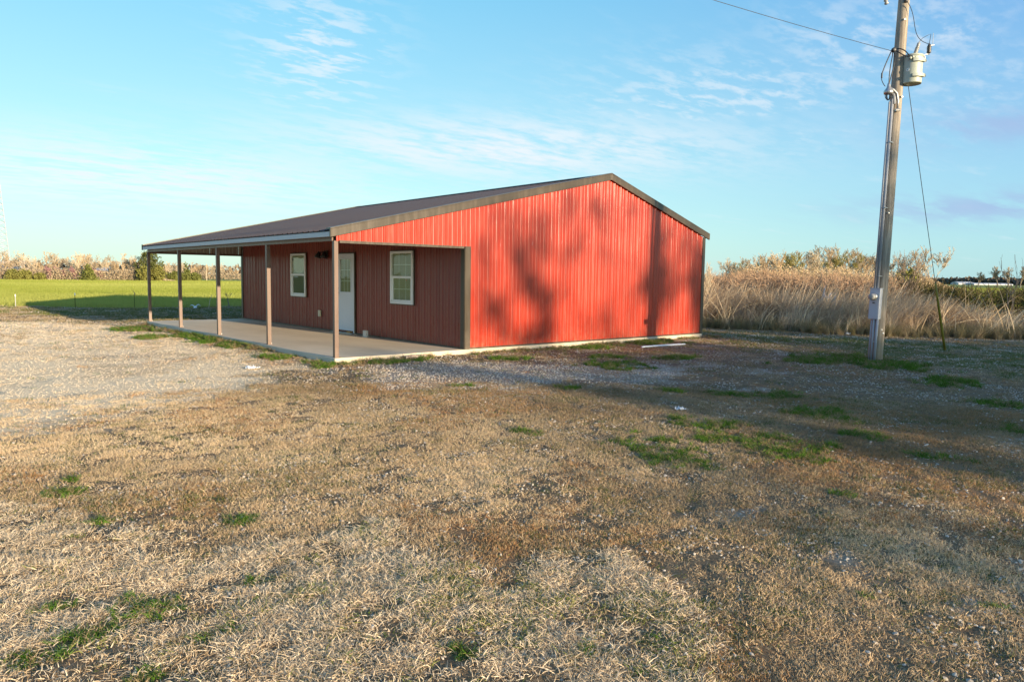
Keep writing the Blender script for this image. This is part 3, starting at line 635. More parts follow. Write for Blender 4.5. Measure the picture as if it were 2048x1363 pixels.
MB().lathe(TC+Vector((0, 0, .25))+(TW*.6-RV*.8).normalized()*.186, (TW*.6-RV*.8), [(.019, 0), (.019, .002)], 14).build('mark_centre', M['trafo'], tr)
bx_ = (RV*.30+Vector((0, 0, 1))).normalized(); prof = [(.03, 0), (.04, .01)]
for k in range(6): prof += [(.024, .025+k*.024), (.040, .034+k*.024)]
prof += [(.026, .18), (.032, .19), (.030, .25), (.012, .265), (.008, .29)]
MB().lathe(TC+RV*.03+Vector((0, 0, .56)), bx_, prof, 14).build('bushing', M['porcelain'], tr, True)
MB().tube([TC+RV*.17+Vector((0, 0, .47)), TC+RV*.24+Vector((0, 0, .50)), TC+RV*.22+Vector((0, 0, .58)), TC+RV*.32+Vector((0, 0, .59))], .014, 8).build('arrester_bracket', M['steel'], tr, True)
prof = [(.02, 0)]
for k in range(5): prof += [(.026, .012+k*.026), (.046, .022+k*.026)]
prof += [(.03, .15), (.028, .175), (.008, .19), (.006, .215)]
AC = TC+RV*.31+Vector((0, 0, .60)); MB().lathe(AC, (0, 0, 1), prof, 14).build('arrester', M['porcelaindark'], tr, True)
MB().tube([AC+Vector((0, 0, .16))+RV*.02, AC+Vector((0, 0, .17))+RV*.10], .008, 6).tube([AC+Vector((0, 0, .17))+RV*.07, AC+Vector((0, 0, .40))+RV*.065], .005, 6).build('terminal', M['steel'], tr)
MB().tube([TC+RV*.03+bx_*.29+Vector((0, 0, .56)), TC+RV*.17+Vector((0, 0, .90)), TC+RV*.26+Vector((0, 0, .95)), AC+Vector((0, 0, .38))+RV*.02, AC+Vector((0, 0, .21))], .005, 6).build('jumper_wire', M['wire'], tr)
for k, (a, z) in enumerate(((-.15, .46), (-.10, .48), (-.05, .46))):
    MB().lathe(TC+RV*a+TW*.165+Vector((0, 0, z)), TW, [(.02, 0), (.03, .01), (.02, .02), (.03, .03), (.012, .045)], 10).build('low_bushing', M['trafo'], tr, True)
def bez(p0, p1, p2, p3, n=14):
    return [p0*(1-t)**3+p1*3*t*(1-t)**2+p2*3*t*t*(1-t)+p3*t**3 for t in [i/n for i in range(n+1)]]
o = MB().tube(bez(PL(.12, 7.06, .16), PL(.42, 6.75, .16), PL(.24, 6.35, .12), PL(.62, 6.25, .1))+[PL(.675, 6.24, .1)], .006, 6).build('lead_wire', M['wire']); tag(o, 'thick black lead curving from the pole top down to the arrester', 'wire')
dead = PL(-.05, 6.11, .05)
for i, (pts, r_, lb) in enumerate((
    ([dead, PL(-.09, 6.12, .2), PL(-.20, 5.9, .2), PL(-.285, 5.62, .2)], .011, 'outermost looping black service wire left of the pole, with a splice'),
    ([dead, PL(-.05, 6.02, .2), PL(-.15, 5.85, .2), PL(-.125, 5.45, .18)], .010, 'middle of the looping black service wires above the weatherhead'),
    ([dead+RV*.03, PL(.0, 5.95, .2), PL(-.06, 5.8, .2), PL(-.115, 5.45, .18)], .010, 'looping black service wire nearest the pole above the weatherhead'))):
    b = MB().tube(bez(*[Vector(p) for p in pts]), r_, 6)
    if i == 0: b.lathe(PL(-.285, 5.64, .2), (0, 0, -1), [(.008, 0), (.016, .01), (.016, .10), (.008, .11)], 8).tube(bez(PL(-.29, 5.53, .2), PL(-.28, 5.48, .2), PL(-.25, 5.42, .2), PL(-.20, 5.38, .19)), .007, 6)
    o = b.build('service_wire', M['wire']); tag(o, lb, 'wire', 'service wires looping at the pole')
for i, (pts, lb) in enumerate((([dead, PL(.06, 6.16, .22), PL(.14, 6.05, .26), TC+RV*-.15+TW*.2+Vector((0, 0, .46))], 'upper black lead arching from the wire clamp to the transformer'),
                              ([dead, PL(.02, 6.10, .22), PL(.03, 5.92, .26), TC+RV*-.10+TW*.2+Vector((0, 0, .48))], 'lower black lead sagging from the wire clamp to the transformer'))):
    o = MB().tube(bez(*[Vector(p) for p in pts]), .011, 6).build('transformer_lead', M['wire']); tag(o, lb, 'wire')
MB().lathe(PL(-.05, 6.10, .11), TW, [(.035, 0), (.045, .02), (.03, .04), (.045, .06), (.02, .07)], 10).build('spool_insulator', M['porcelaindark'], pole, True)
# overhead wire: leaves the pole toward the upper left, over and past the camera side
far_end = Vector((-10.9, -.1, 8.1))
pts = [dead.lerp(far_end, t)-Vector((0, 0, .35*4*t*(1-t))) for t in [i/24 for i in range(25)]]
o = MB().tube(pts, .005, 6).build('overhead_wire', M['wire']); tag(o, 'thin overhead wire running from the pole clamp to the upper left', 'wire')
# guy wire with its yellow guard
GA = Vector((13.1, -5.58, -.10)); gt = PL(.10, 6.75, 0)
gd = empty('guy_wire', GA, 'thin guy wire with a yellow guard anchored in the grass right of the pole', 'guy wire')
MB().tube([GA.lerp(gt, t)-Vector((0, 0, .25*t*(1-t))) for t in [i/16 for i in range(17)]], .0065, 6).build('wire', M['wire'], gd)
MB().tube([GA.lerp(gt, t)-Vector((0, 0, .25*t*(1-t))) for t in (.0, .06, .12, .18, .24)], [.030, .030, .028, .026, .02], 8).build('guard', M['rubberyellow'], gd, True)

# ------------------------------------------------------------------ plants
def prisms(segs, sides=3):
    """segs: array (n,8) p0 r0 p1 r1 -> triangle-sided tapered tubes"""
    S = np.array(segs, float); p0 = S[:, 0:3]; r0 = S[:, 3:4]; p1 = S[:, 4:7]; r1 = S[:, 7:8]; d = p1-p0; d /= np.linalg.norm(d, axis=1, keepdims=True)+1e-9
    ref = np.where(np.abs(d[:, 2:3]) > .9, np.array([[1., 0, 0]]), np.array([[0, 0, 1.]])); a = np.cross(d, ref); a /= np.linalg.norm(a, axis=1, keepdims=True); b = np.cross(d, a)
    V = []
    for k in range(sides):
        t = 2*math.pi*k/sides; o = a*math.cos(t)+b*math.sin(t); V += [p0+o*r0, p1+o*r1]
    V = np.stack(V, 1).reshape(-1, 3); n = len(S); F = []
    base = np.arange(n)[:, None]*2*sides
    for k in range(sides):
        k2 = (k+1) % sides; F.append(base+np.array([[2*k, 2*k2, 2*k2+1, 2*k+1]]))
    return V, np.concatenate(F)
def grow(r, h, spread, twig, levels, seed, upward=.6, fork0=.25, nb=(4, 6)):
    """branching skeleton: returns trunk segs, branch segs"""
    R_ = random.Random(seed); tr_, br = [], []
    def seg(lst, p, d, L, rad, r2, n, wig):
        for _ in range(n):
            q = p+d*L/n; nr = rad+(r2-rad)/n; lst.append((*p, rad, *q, nr)); p = q; rad = nr
            d = (d+Vector((R_.gauss(0, wig), R_.gauss(0, wig), R_.gauss(0, wig*.6)))).normalized()
        return p, d, rad
    def rec(p, d, L, rad, lev):
        lst = br if lev > 0 else tr_
        pts = []
        n = 3; dd = d; q = p; rr = rad
        for i in range(n):
            q, dd, rr = seg(lst, q, dd, L/n, rr, rr*.78, 1, .13); pts.append((q.copy(), dd.copy(), rr))
        if lev >= levels: return
        for i in range(R_.randint(*nb)):
            bp, bd, brr = pts[min(n-1, int(R_.random()**.7*n))] if lev else pts[R_.choice((0, 0, 1, 1, 2, 2))]
            a = R_.uniform(0, 2*math.pi); out = Vector((math.cos(a), math.sin(a), 0)); nd = (bd*(.6+R_.random()*.4)+out*spread*R_.uniform(.4, .95)+Vector((0, 0, upward*R_.uniform(.2, .8)))).normalized()
            rec(bp.copy(), nd, L*R_.uniform(.50, .78), max(twig, brr*.62), lev+1)
    rec(Vector((0, 0, 0)), Vector((0, 0, 1)), h*.45, r, 0)
    return tr_, br
def scaled(segs, h):
    S = np.array(segs); return S
def tree_meshes(h, seed, twig=.03, spread=.7, levels=4, nb=(3, 5), rad=.14, up=.6):
    t, b = grow(rad, h, spread, twig, levels, seed, up, nb=nb); top = max(s[6] for s in b); k = h/top
    T = np.array(t); B = np.array(b)
    for A in (T, B): A[:, [0, 1, 2, 4, 5, 6]] *= k
    return T, B
LEAF = np.array([[-.5, 0, 0], [.5, 0, 0], [.35, 0, 1], [-.35, 0, 1]])
def leaves(C, size, r, upd=.3):
    """random quads at centres C"""
    n = len(C); a = r.normal(size=(n, 3)); a /= np.linalg.norm(a, axis=1, keepdims=True); b = r.normal(size=(n, 3)); b[:, 2] += upd; b -= a*(a*b).sum(1, keepdims=True); b /= np.linalg.norm(b, axis=1, keepdims=True)
    s = size*(.6+.8*r.random((n, 1))); V = np.stack([C-a*s*.5, C+a*s*.5, C+a*s*.3+b*s, C-a*s*.3+b*s], 1).reshape(-1, 3)
    return V, np.arange(4*n).reshape(n, 4)
def cluster_points(n, nb, box, cr, r, shape=lambda c: True):
    """foliage clumps: points gathered round nb clump centres in a volume"""
    cs = []
    while len(cs) < nb:
        c = (r.random(3)*2-1)*box
        if shape(c/box): cs.append(c)
    cs = np.array(cs); i = r.integers(0, nb, n); return cs[i]+r.normal(size=(n, 3))*cr
PROTO = {}
def proto_tree(key, kind):
    if key in PROTO: return PROTO[key]
    h, seed, tw, sp, lv, nb, rad, bark, crown = kind
    T, B = tree_meshes(h, seed, tw, sp, lv, nb, rad)
    Vt, Ft = prisms(T, 6); Vb, Fb = prisms(B, 3)
    PROTO[key] = (nmesh('trunk', Vt, Ft, M[bark], True), nmesh('crown', Vb, Fb, M[crown])); return PROTO[key]
def place_tree(name, key, kind, x, y, s, rz, label, cat, group=None, dz=0):
    tm, cm = proto_tree(key, kind); e = empty(name, (x, y, gz1(x, y)+dz), label, cat, group); e.scale = (s*rnd.uniform(.9, 1.15), s*rnd.uniform(.9, 1.15), s); e.rotation_euler.z = rz
    link('trunk', tm, e); link('crown', cm, e); return e
def bearing(t, D):                                        # ground position at distance D, t = tangent of the bearing from the view axis
    f = Vector((FW.x, FW.y, 0)).normalized(); r = Vector((RT.x, RT.y, 0)).normalized(); d = (f+r*t).normalized(); return CAM[0]+d.x*D, CAM[1]+d.y*D
BT = {}
for i in range(6): BT['tan%d' % i] = (7.0, 100+i, .030, .55+.08*(i % 3), 5, (3, 4), .11, 'bark_tan' if i % 2 else 'bark_grey', ('twig_tan', 'twig_brown', 'twig_pale')[i % 3])
for i in range(2): BT['olive%d' % i] = (6.0, 140+i, .032, .7, 5, (3, 4), .10, 'bark_grey', 'twig_olive')
for i in range(2): BT['red%d' % i] = (3.6, 160+i, .030, .9, 5, (3, 4), .07, 'bark_grey', 'redbud')
BT['blossom'] = (5.5, 171, .035, .8, 5, (3, 4), .09, 'bark_tan', 'blossom')
BT['oak'] = (7.5, 180, .035, .85, 5, (4, 4), .26, 'bark_grey', 'twig_brown')
def px(x): return (x-1024)/1460.0
r_ = random.Random(3); 
def LS(x, pre, suf):
    return pre+('off the left edge' if x < 0 else 'by the lattice tower and green bushes' if x < 75 else 'behind the pinkish redbuds' if x < 165 else 'behind the pointed cedar' if x < 225 else 'just left of the tall evergreen' if x < 280 else 'behind the tall evergreen')+suf
kinds = ['tan0', 'tan1', 'tan2', 'tan3', 'tan4', 'tan5']
for row in range(3):
    x = -90+row*9
    while x < 332:
        k = r_.choice(kinds); D = 208+row*9+r_.uniform(-3, 3); X, Y = bearing(px(x), D)
        place_tree('bare_tree', k, BT[k], X, Y, r_.uniform(.80, 1.08)*(1.0 if x < 300 else .8), r_.uniform(0, 6.3), LS(x, 'leafless tan tree ', '')+' in the far row', 'tree', LS(x, 'bare trees ', ''))
        x += r_.uniform(15, 25)
for row in range(3):
    x = 330+row*6
    while x < 700:
        k = r_.choice(kinds); D = 300+row*14+r_.uniform(-4, 4); X, Y = bearing(px(x), D)
        place_tree('bare_tree', k, BT[k], X, Y, r_.uniform(.72, 1.0), r_.uniform(0, 6.3), 'leafless brown tree in the more distant row seen through the porch posts', 'tree', 'distant bare trees behind the porch')
        x += r_.uniform(14, 22)
for x, k, s, D, nm, lb, ct in ((98, 'red0', 1.05, 203, 'redbud_tree', 'broad pinkish redbud at the left of the far tree row', 'tree'), (122, 'red1', 1.0, 204, 'redbud_tree', 'middle pinkish redbud in the far tree row', 'tree'), (148, 'red0', 1.05, 203, 'redbud_tree', 'pinkish redbud just left of the pointed cedar', 'tree'),
                              (198, 'red1', .95, 203, 'redbud_tree', 'low bright pink redbud right of the pointed cedar', 'tree'), (52, 'blossom', .95, 207, 'flowering_tree', 'pale cream flowering tree above the green bushes at the far left', 'tree'),
                              (8, 'blossom', .9, 212, 'flowering_tree', 'pale flowering tree at the foot of the lattice tower', 'tree')):
    X, Y = bearing(px(x), D); place_tree(nm, k, BT[k], X, Y, s, x, lb, ct)
def leafy(name, X, Y, w, h, n, mt, label, cat, shape, seed, leaf=.28, group=None, trunk=True, clumps=60, cr=.3, z0=.5):
    r = np.random.default_rng(seed); pts = cluster_points(n, clumps, np.array([w/2, w/2, h/2]), cr, r, shape)+np.array([0, 0, h/2+z0*.3]); pts = pts[pts[:, 2] > .05]
    V, F = leaves(pts, leaf, r); e = empty(name, (X, Y, gz1(X, Y)), label, cat, group); link('crown', nmesh('crown', V, F, M[mt]), e)
    if trunk:
        b = MB(); k = random.Random(seed); b.tube([(0, 0, -.2), (k.uniform(-.05, .05), 0, h*.3), (0, k.uniform(-.1, .1), h*.7)], [.03*h, .022*h, .008*h], 7)
        for q in range(7):
            a = k.uniform(0, 6.28); zz = h*k.uniform(.2, .6); b.tube([(0, 0, zz), (math.cos(a)*w*.32, math.sin(a)*w*.32, zz+h*.15)], [.010*h, .004*h], 5)
        o = b.build('trunk', M['bark_grey'], None); o.parent = e
    return e
cone = lambda c: math.hypot(c[0], c[1]) < (1-(c[2]+1)/2)*.95+.05
ball = lambda c: c[0]**2+c[1]**2+c[2]**2 < 1
for x, D, w, h, mt, sh, lb, nm in ((178, 201, 3.6, 3.9, 'cedar', cone, 'pointed golden green cedar among the redbuds on the far left', 'cedar_tree'),
        (300, 204, 6.0, 7.2, 'cedar_dark', ball, 'tall broad dark evergreen just left of the first porch post', 'evergreen_tree'),
        (30, 201, 2.9, 2.0, 'shrub_green', ball, 'leftmost round green bush at the field edge', 'green_bush'), (52, 201, 2.6, 2.0, 'shrub_green', ball, 'round green bush beside the leftmost one at the field edge', 'green_bush'),
        (82, 201, 1.8, 1.2, 'shrub_green', ball, 'small green bush under the redbuds', 'green_bush'), (315, 202, 4.2, 3.9, 'shrub_green', ball, 'wide olive green bush behind the first porch post', 'green_bush'),
        (290, 201, 3.0, 3.4, 'shrub_green', ball, 'olive green bush below the tall dark evergreen', 'green_bush'), (348, 215, 3.0, 2.2, 'cedar', ball, 'green bush seen just left of the second porch post', 'green_bush'),
        (373, 262, 3.2, 5.0, 'cedar', cone, 'pointed cedar seen right of the second porch post', 'cedar_tree'), (371, 240, 2.2, 1.7, 'cedar', ball, 'small round bush below the cedar right of the second post', 'green_bush'),
        (391, 240, 2.6, 1.8, 'cedar', ball, 'small round bush between the second and third porch posts', 'green_bush')):
    X, Y = bearing(px(x), D); leafy(nm, X, Y, w, h, 2600, mt, lb, 'bush' if 'bush' in nm else 'tree', sh, int(x)+5)
# low undergrowth along the far hedge rows
def undergrowth(name, line, depth, h, n, mt, seed, leaf=.35, hvar=.4):
    r = np.random.default_rng(seed); L_n = np.array(line, float); t = r.random(n)*(len(L_n)-1); i = t.astype(int); f = (t-i)[:, None]; p = L_n[i]*(1-f)+L_n[i+1]*f
    d = L_n[i+1]-L_n[i]; nn = np.stack([-d[:, 1], d[:, 0]], 1); nn /= np.linalg.norm(nn, axis=1, keepdims=True)+1e-9
    p = p+nn*(r.random((n, 1))-.5)*depth
    hh = h*(1-hvar+2*hvar*fbm(p[:, 0], p[:, 1], .25, 3, seed)); hh = hh*(.15+.85*sst(0, .9, np.minimum(t, len(line)-1-t))); z = gz(p[:, 0], p[:, 1])+r.random(n)**.8*hh
    V, F = leaves(np.column_stack([p, z]), leaf, r, .8); return tag(link(name, nmesh(name, V, F, M[mt])), kind='stuff')
undergrowth('undergrowth', [bearing(px(x), 206) for x in (-120, 0, 120, 240, 350)], 8, 2.6, 24000, 'twig_brown', 61, .19)
undergrowth('undergrowth', [bearing(px(x), 300) for x in (330, 420, 520, 640, 760)], 12, 2.2, 12000, 'twig_brown', 62, .25)
# right side
for i, (x, D, k, s) in enumerate(((1475, 120, 'tan4', .62), (1500, 122, 'tan1', .68), (1522, 118, 'tan3', .66), (1545, 125, 'tan0', .76), (1560, 130, 'olive0', .86), (1580, 128, 'olive1', .88), (1600, 130, 'olive0', .86), (1622, 132, 'tan3', .80), (1640, 134, 'tan5', .83), (1655, 140, 'tan0', .98), (1668, 138, 'olive1', .96),
                                 (1688, 142, 'tan4', .90), (1700, 150, 'olive0', .94), (1715, 160, 'tan1', .92), (1735, 165, 'tan2', .94), (1795, 165, 'tan5', .88), (1812, 163, 'tan2', .84), (1835, 160, 'tan4', .96), (1853, 165, 'tan5', 1.05), (1868, 160, 'tan2', 1.0), (1450, 122, 'tan2', .62), (1740, 170, 'tan5', .85), (1773, 172, 'tan2', .85))):
    X, Y = bearing(px(x), D); o_ = k.startswith('olive'); s = s*1.22
    lb = ('yellowish green budding tree in the wood beyond the dry grass' if o_ else ('bare pale tree in the open row right of the utility pole' if x > 1780 else 'bare brown tree in the wood beyond the dry grass left of the pole'))
    place_tree('budding_tree' if o_ else 'bare_tree', k, BT[k], X, Y, s, i*1.3, lb, 'tree', ('budding trees in the right wood' if o_ else ('bare trees right of the pole' if x > 1780 else 'bare trees of the right wood')))
for row in range(2):
    x = 1455+row*7
    while x < 1760:
        k = r_.choice(['tan0', 'tan1', 'tan3', 'tan4', 'olive0', 'olive1', 'tan2']); X, Y = bearing(px(x), 138+row*14+(x-1455)*.08+r_.uniform(-3, 3))
        place_tree('bare_tree', k, BT[k], X, Y, (.80+.30*sst(1460, 1640, x))*r_.uniform(.9, 1.15), x, 'fine twigged tree deep in the wood beyond the dry grass', 'tree', 'trees deep in the right wood'); x += r_.uniform(15, 24)
X, Y = bearing(px(1808), 150); leafy('budding_bush', X, Y, 3.6, 3.6, 2200, 'shrub_green', 'yellow green bushy tree between the pole and the pale bare trees', 'tree', ball, 91)
for i, (x, s, lb) in enumerate(((1953, .72, 'lone rounded bare tree beyond the white sheds on the right horizon'), (1990, .98, 'large dark bare tree at the far right, left of the group'), (2012, .95, 'dark bare tree in the middle of the far right group'), (2036, 1.0, 'dark bare tree at the right edge of the picture'), (2068, 1.1, 'dark bare tree just past the right edge'))):
    X, Y = bearing(px(x), 300); place_tree('oak_tree', 'oak', BT['oak'], X, Y, s, i*1.7, lb, 'tree')
undergrowth('undergrowth', [bearing(px(x), D) for x, D in ((1400, 118), (1500, 120), (1600, 128), (1700, 142), (1800, 165), (1905, 168))], 12, 3.4, 42000, 'twig_tan', 63, .15)
undergrowth('distant_woods', [bearing(px(x), D) for x, D in ((1360, 620), (1700, 600), (1900, 560), (2060, 540), (2300, 520))], 14, 3.2, 6000, 'far_wood', 64, 1.6)
undergrowth('distant_woods', [bearing(px(x), 420) for x in (-900, -400, 0, 400, 800)], 14, 5.5, 5000, 'far_wood', 65, 1.6)
# greenhouses / sheds on the right horizon
def shed(x, D, w, h, d, lb, arch=True):
    X, Y = bearing(px(x), D); z = gz1(X, Y); e = empty('greenhouse', (X, Y, z), lb, 'greenhouse'); r = Vector((RT.x, RT.y, 0)).normalized(); f = Vector((FW.x, FW.y, 0)).normalized(); c = Vector((X, Y, z))
    prof = [(-d/2, 0), (-d/2, h*.45), (-d*.3, h*.82), (0, h), (d*.3, h*.82), (d/2, h*.45), (d/2, 0)]
    MB().prism([c-r*w/2+f*a+Vector((0, 0, b)) for a, b in prof], r*w).build('cover', M['farwhite'], e)
    for k in range(max(3, int(w/4))):
        q = c-r*w/2+r*w*(k+.5)/max(3, int(w/4)); MB().prism([q+f*a*1.02+Vector((0, 0, b*1.03)) for a, b in prof], r*.25).build('hoop', M['grey'], e)
shed(1920, 450, 8, 1.6, 7, 'short white greenhouse at the left of the pair on the right horizon'); shed(1974, 452, 20, 1.1, 7, 'long low white greenhouse on the right horizon')
shed(1655, 330, 22, 1.2, 6, 'pale low shed glimpsed through the trees left of the pole')
# houses at the left edge behind the trees
def far_house(x, D, w, h, lb):
    X, Y = bearing(px(x), D); z = gz1(X, Y); e = empty('far_house', (X, Y, z), lb, 'house'); r = Vector((RT.x, RT.y, 0)).normalized(); f = Vector((FW.x, FW.y, 0)).normalized(); c = Vector((X, Y, z))
    MB().prism([c-r*w/2-f*3, c+r*w/2-f*3, c+r*w/2+f*3, c-r*w/2+f*3], (0, 0, h)).build('wall', M['farwhite'], e)
    MB().prism([c-r*(w/2+.3)-f*3.4+Vector((0, 0, h)), c-r*(w/2+.3)+Vector((0, 0, h*1.6)), c-r*(w/2+.3)+f*3.4+Vector((0, 0, h))], r*(w+.6)).build('roof', M['grey'], e)
    for k in (-.25, .2):
        q = c+r*w*k-f*3.05+Vector((0, 0, h*.4)); MB().prism([q-r*.5, q+r*.5, q+r*.5+Vector((0, 0, h*.35)), q-r*.5+Vector((0, 0, h*.35))], f*.04).build('window', M['darkroom'], e)
far_house(2, 222, 6, 2.8, 'pale house half hidden behind the trees at the left edge'); far_house(212, 224, 3, 2.2, 'small white shed glimpsed through the far bare trees')
# lattice tower
def lattice_tower():
    X, Y = bearing(px(1.5), 420); z = gz1(X, Y); e = empty('lattice_tower', (X, Y, z), 'tall pale lattice radio tower rising above the trees at the left edge', 'tower'); c = Vector((X, Y, z)); H = 63.5
    def rad(h): return 4.8*(1-h/H)**1.15+.55
    legs = [[c+Vector((math.cos(a)*rad(h), math.sin(a)*rad(h), h)) for h in np.linspace(0, H, 24)] for a in (.3, .3+2.094, .3+4.189)]
    for l in legs: MB().tube(l, .13, 5).build('leg', M['towermetal'], e)
    b = MB()
    for i in range(23):
        for k in range(3):
            p, q = legs[k], legs[(k+1) % 3]; b.tube([p[i], q[i+1]], .06, 4, False).tube([q[i], p[i+1]], .06, 4, False).tube([p[i], q[i]], .06, 4, False)
    b.build('bracing', M['towermetal'], e)
    MB().lathe(c+Vector((0, 0, H)), (0, 0, 1), [(1.9, 0), (1.9, .35), (.5, .5), (.3, 1.6)], 12).build('platform', M['farred'], e)
    for h in (18, 26): MB().lathe(c+Vector((-1, -1, h)), (-.6, -.8, 0), [(.9, 0), (.9, .5)], 12).build('dish', M['farwhite'], e)
lattice_tower()
X, Y = bearing(px(414), 262); o = MB().tube([(X, Y, gz1(X, Y)), (X, Y, gz1(X, Y)+5.4)], [.12, .09], 7).build('distant_pole', M['twig_pale']); tag(o, 'pale distant pole between the second and third porch posts', 'pole')

# fence posts and stakes along the field edge
for (x, y, h, kind, lb) in ((-1.73, 26.4, .55, 0, 'thin grey fence post with white cap at the far left'), (.16, 24.2, .66, 1, 'dark green steel fence post with white tip'), (2.31, 23.4, .72, 2, 'dark fence post with a bent twig tied on top')):
    e = empty('fence_post', (x, y, gz1(x, y)), lb, 'fence post', 'posts along the field edge'); z = gz1(x, y)
    mt_ = M['pvc'] if kind == 0 else M['cedar_dark']
    MB().box(x-.013, x+.013, y-.005, y+.005, z-.1, z+h*.85).box(x-.006, x+.006, y-.03, y-.006, z-.1, z+h*.82).build('stake', mt_, e)
    if kind < 2: MB().box(x-.017, x+.017, y-.030, y+.008, z+h*.84, z+h).build('cap', M['whiteplastic'], e)
    else: MB().tube([(x, y, z+h*.8), (x+.03, y, z+h*.9), (x-.02, y, z+h*1.0), (x-.05, y, z+h*1.12)], [.02, .018, .012, .006], 5).build('twig', M['bark_grey'], e)
o = MB().tube([(5.0, 21.9, -.12), (5.06, 21.9, .25), (5.16, 21.88, .52)], [.012, .012, .008], 6).build('garden_stake', M['twig_pale']); tag(o, 'thin pale leaning stake in the shaded grass behind the porch', 'stake')
def sapling(x, y, h, seed, label, mt_='bark_grey', name='sapling', spread=.5, tw=.006, lv=3, nb=(3, 4), rad=.03):
    T, B = tree_meshes(h, seed, tw, spread, lv, nb, rad, .8); e = empty(name, (x, y, gz1(x, y)-.02), label, 'sapling' if name == 'sapling' else 'shrub')
    Vt, Ft = prisms(T, 6); Vb, Fb = prisms(B, 3); link('trunk', nmesh('trunk', Vt, Ft, M[mt_]), e); link('crown', nmesh('crown', Vb, Fb, M[mt_]), e); return e
sapling(6.16, 22.6, .85, 301, 'small dark bare sapling between the third porch post and the wall', spread=.35)
sapling(15.4, 4.2, 2.7, 302, 'tall pale bare shrub behind the right corner of the building', 'twig_pale', 'bare_shrub', .35, .006, 5, (3, 5), .022)
sapling(16.5, 3.6, 2.3, 303, 'second pale bare shrub a little right of the building corner', 'twig_pale', 'bare_shrub', .4, .006, 5, (3, 5), .02)
sapling(19.2, -5.2, 2.5, 304, 'thin bare sapling left of the white sheds rising from the thicket', 'bark_grey', 'sapling', .4, .006, 3, (3, 3), .018)
sapling(22.6, -7.6, 2.3, 305, 'thin bare sapling near the right edge of the dry grass', 'twig_pale', 'sapling', .3, .006, 3, (3, 3), .02)
sapling(21.5, -1.5, 2.8, 306, 'branchy bare shrub rising behind the utility pole', 'bark_tan', 'bare_shrub', .5, .008, 4, (3, 5), .03)

# ------------------------------------------------------------------ scattered ground cover
def blade_mesh(name, n, Lr, wr, spread, lean, R0, seed, segs=2, curl=.5, mt_='blade'):
    r = random.Random(seed); V = []; F = []
    for _ in range(n):
        a = r.uniform(0, 6.283); rr = R0*math.sqrt(r.random()); p = Vector((rr*math.cos(a), rr*math.sin(a), -.004)); L = r.uniform(*Lr); w = r.uniform(*wr)
        az = r.uniform(0, 6.283); tilt = abs(r.gauss(lean, spread)); d = Vector((math.cos(az)*math.sin(tilt), math.sin(az)*math.sin(tilt), max(.08, math.cos(tilt)))).normalized(); sd = d.cross(Vector((r.gauss(0, 1), r.gauss(0, 1), .3))).normalized()
        i0 = len(V)
        for k in range(segs+1):
            t = k/segs; ww = w*(1-t*.85)*.5; V += [tuple(p-sd*ww), tuple(p+sd*ww)]; p = p+d*L/segs; d = (d+Vector((math.cos(az)*curl*.5, math.sin(az)*curl*.5, -curl*.6*r.random()))).normalized()
            if p.z < .002: p.z = .002
        for k in range(segs): F.append((i0+2*k, i0+2*k+1, i0+2*k+3, i0+2*k+2))
    return nmesh(name, V, F, M[mt_])
def stone_mesh(name, seed):
    import bmesh
    bm = bmesh.new(); bmesh.ops.create_icosphere(bm, subdivisions=1, radius=.5); r = random.Random(seed)
    for v in bm.verts: v.co *= r.uniform(.75, 1.2); v.co.z *= .6; v.co.x *= 1.2
    me = bpy.data.meshes.new(name); bm.to_mesh(me); bm.free(); me.materials.append(M['stone']); return me
def source_collection(name, meshes):
    c = bpy.data.collections.new(name)
    for i, me in enumerate(meshes):
        o = bpy.data.objects.new('%s_%02d' % (name, i), me); c.objects.link(o)
    return c
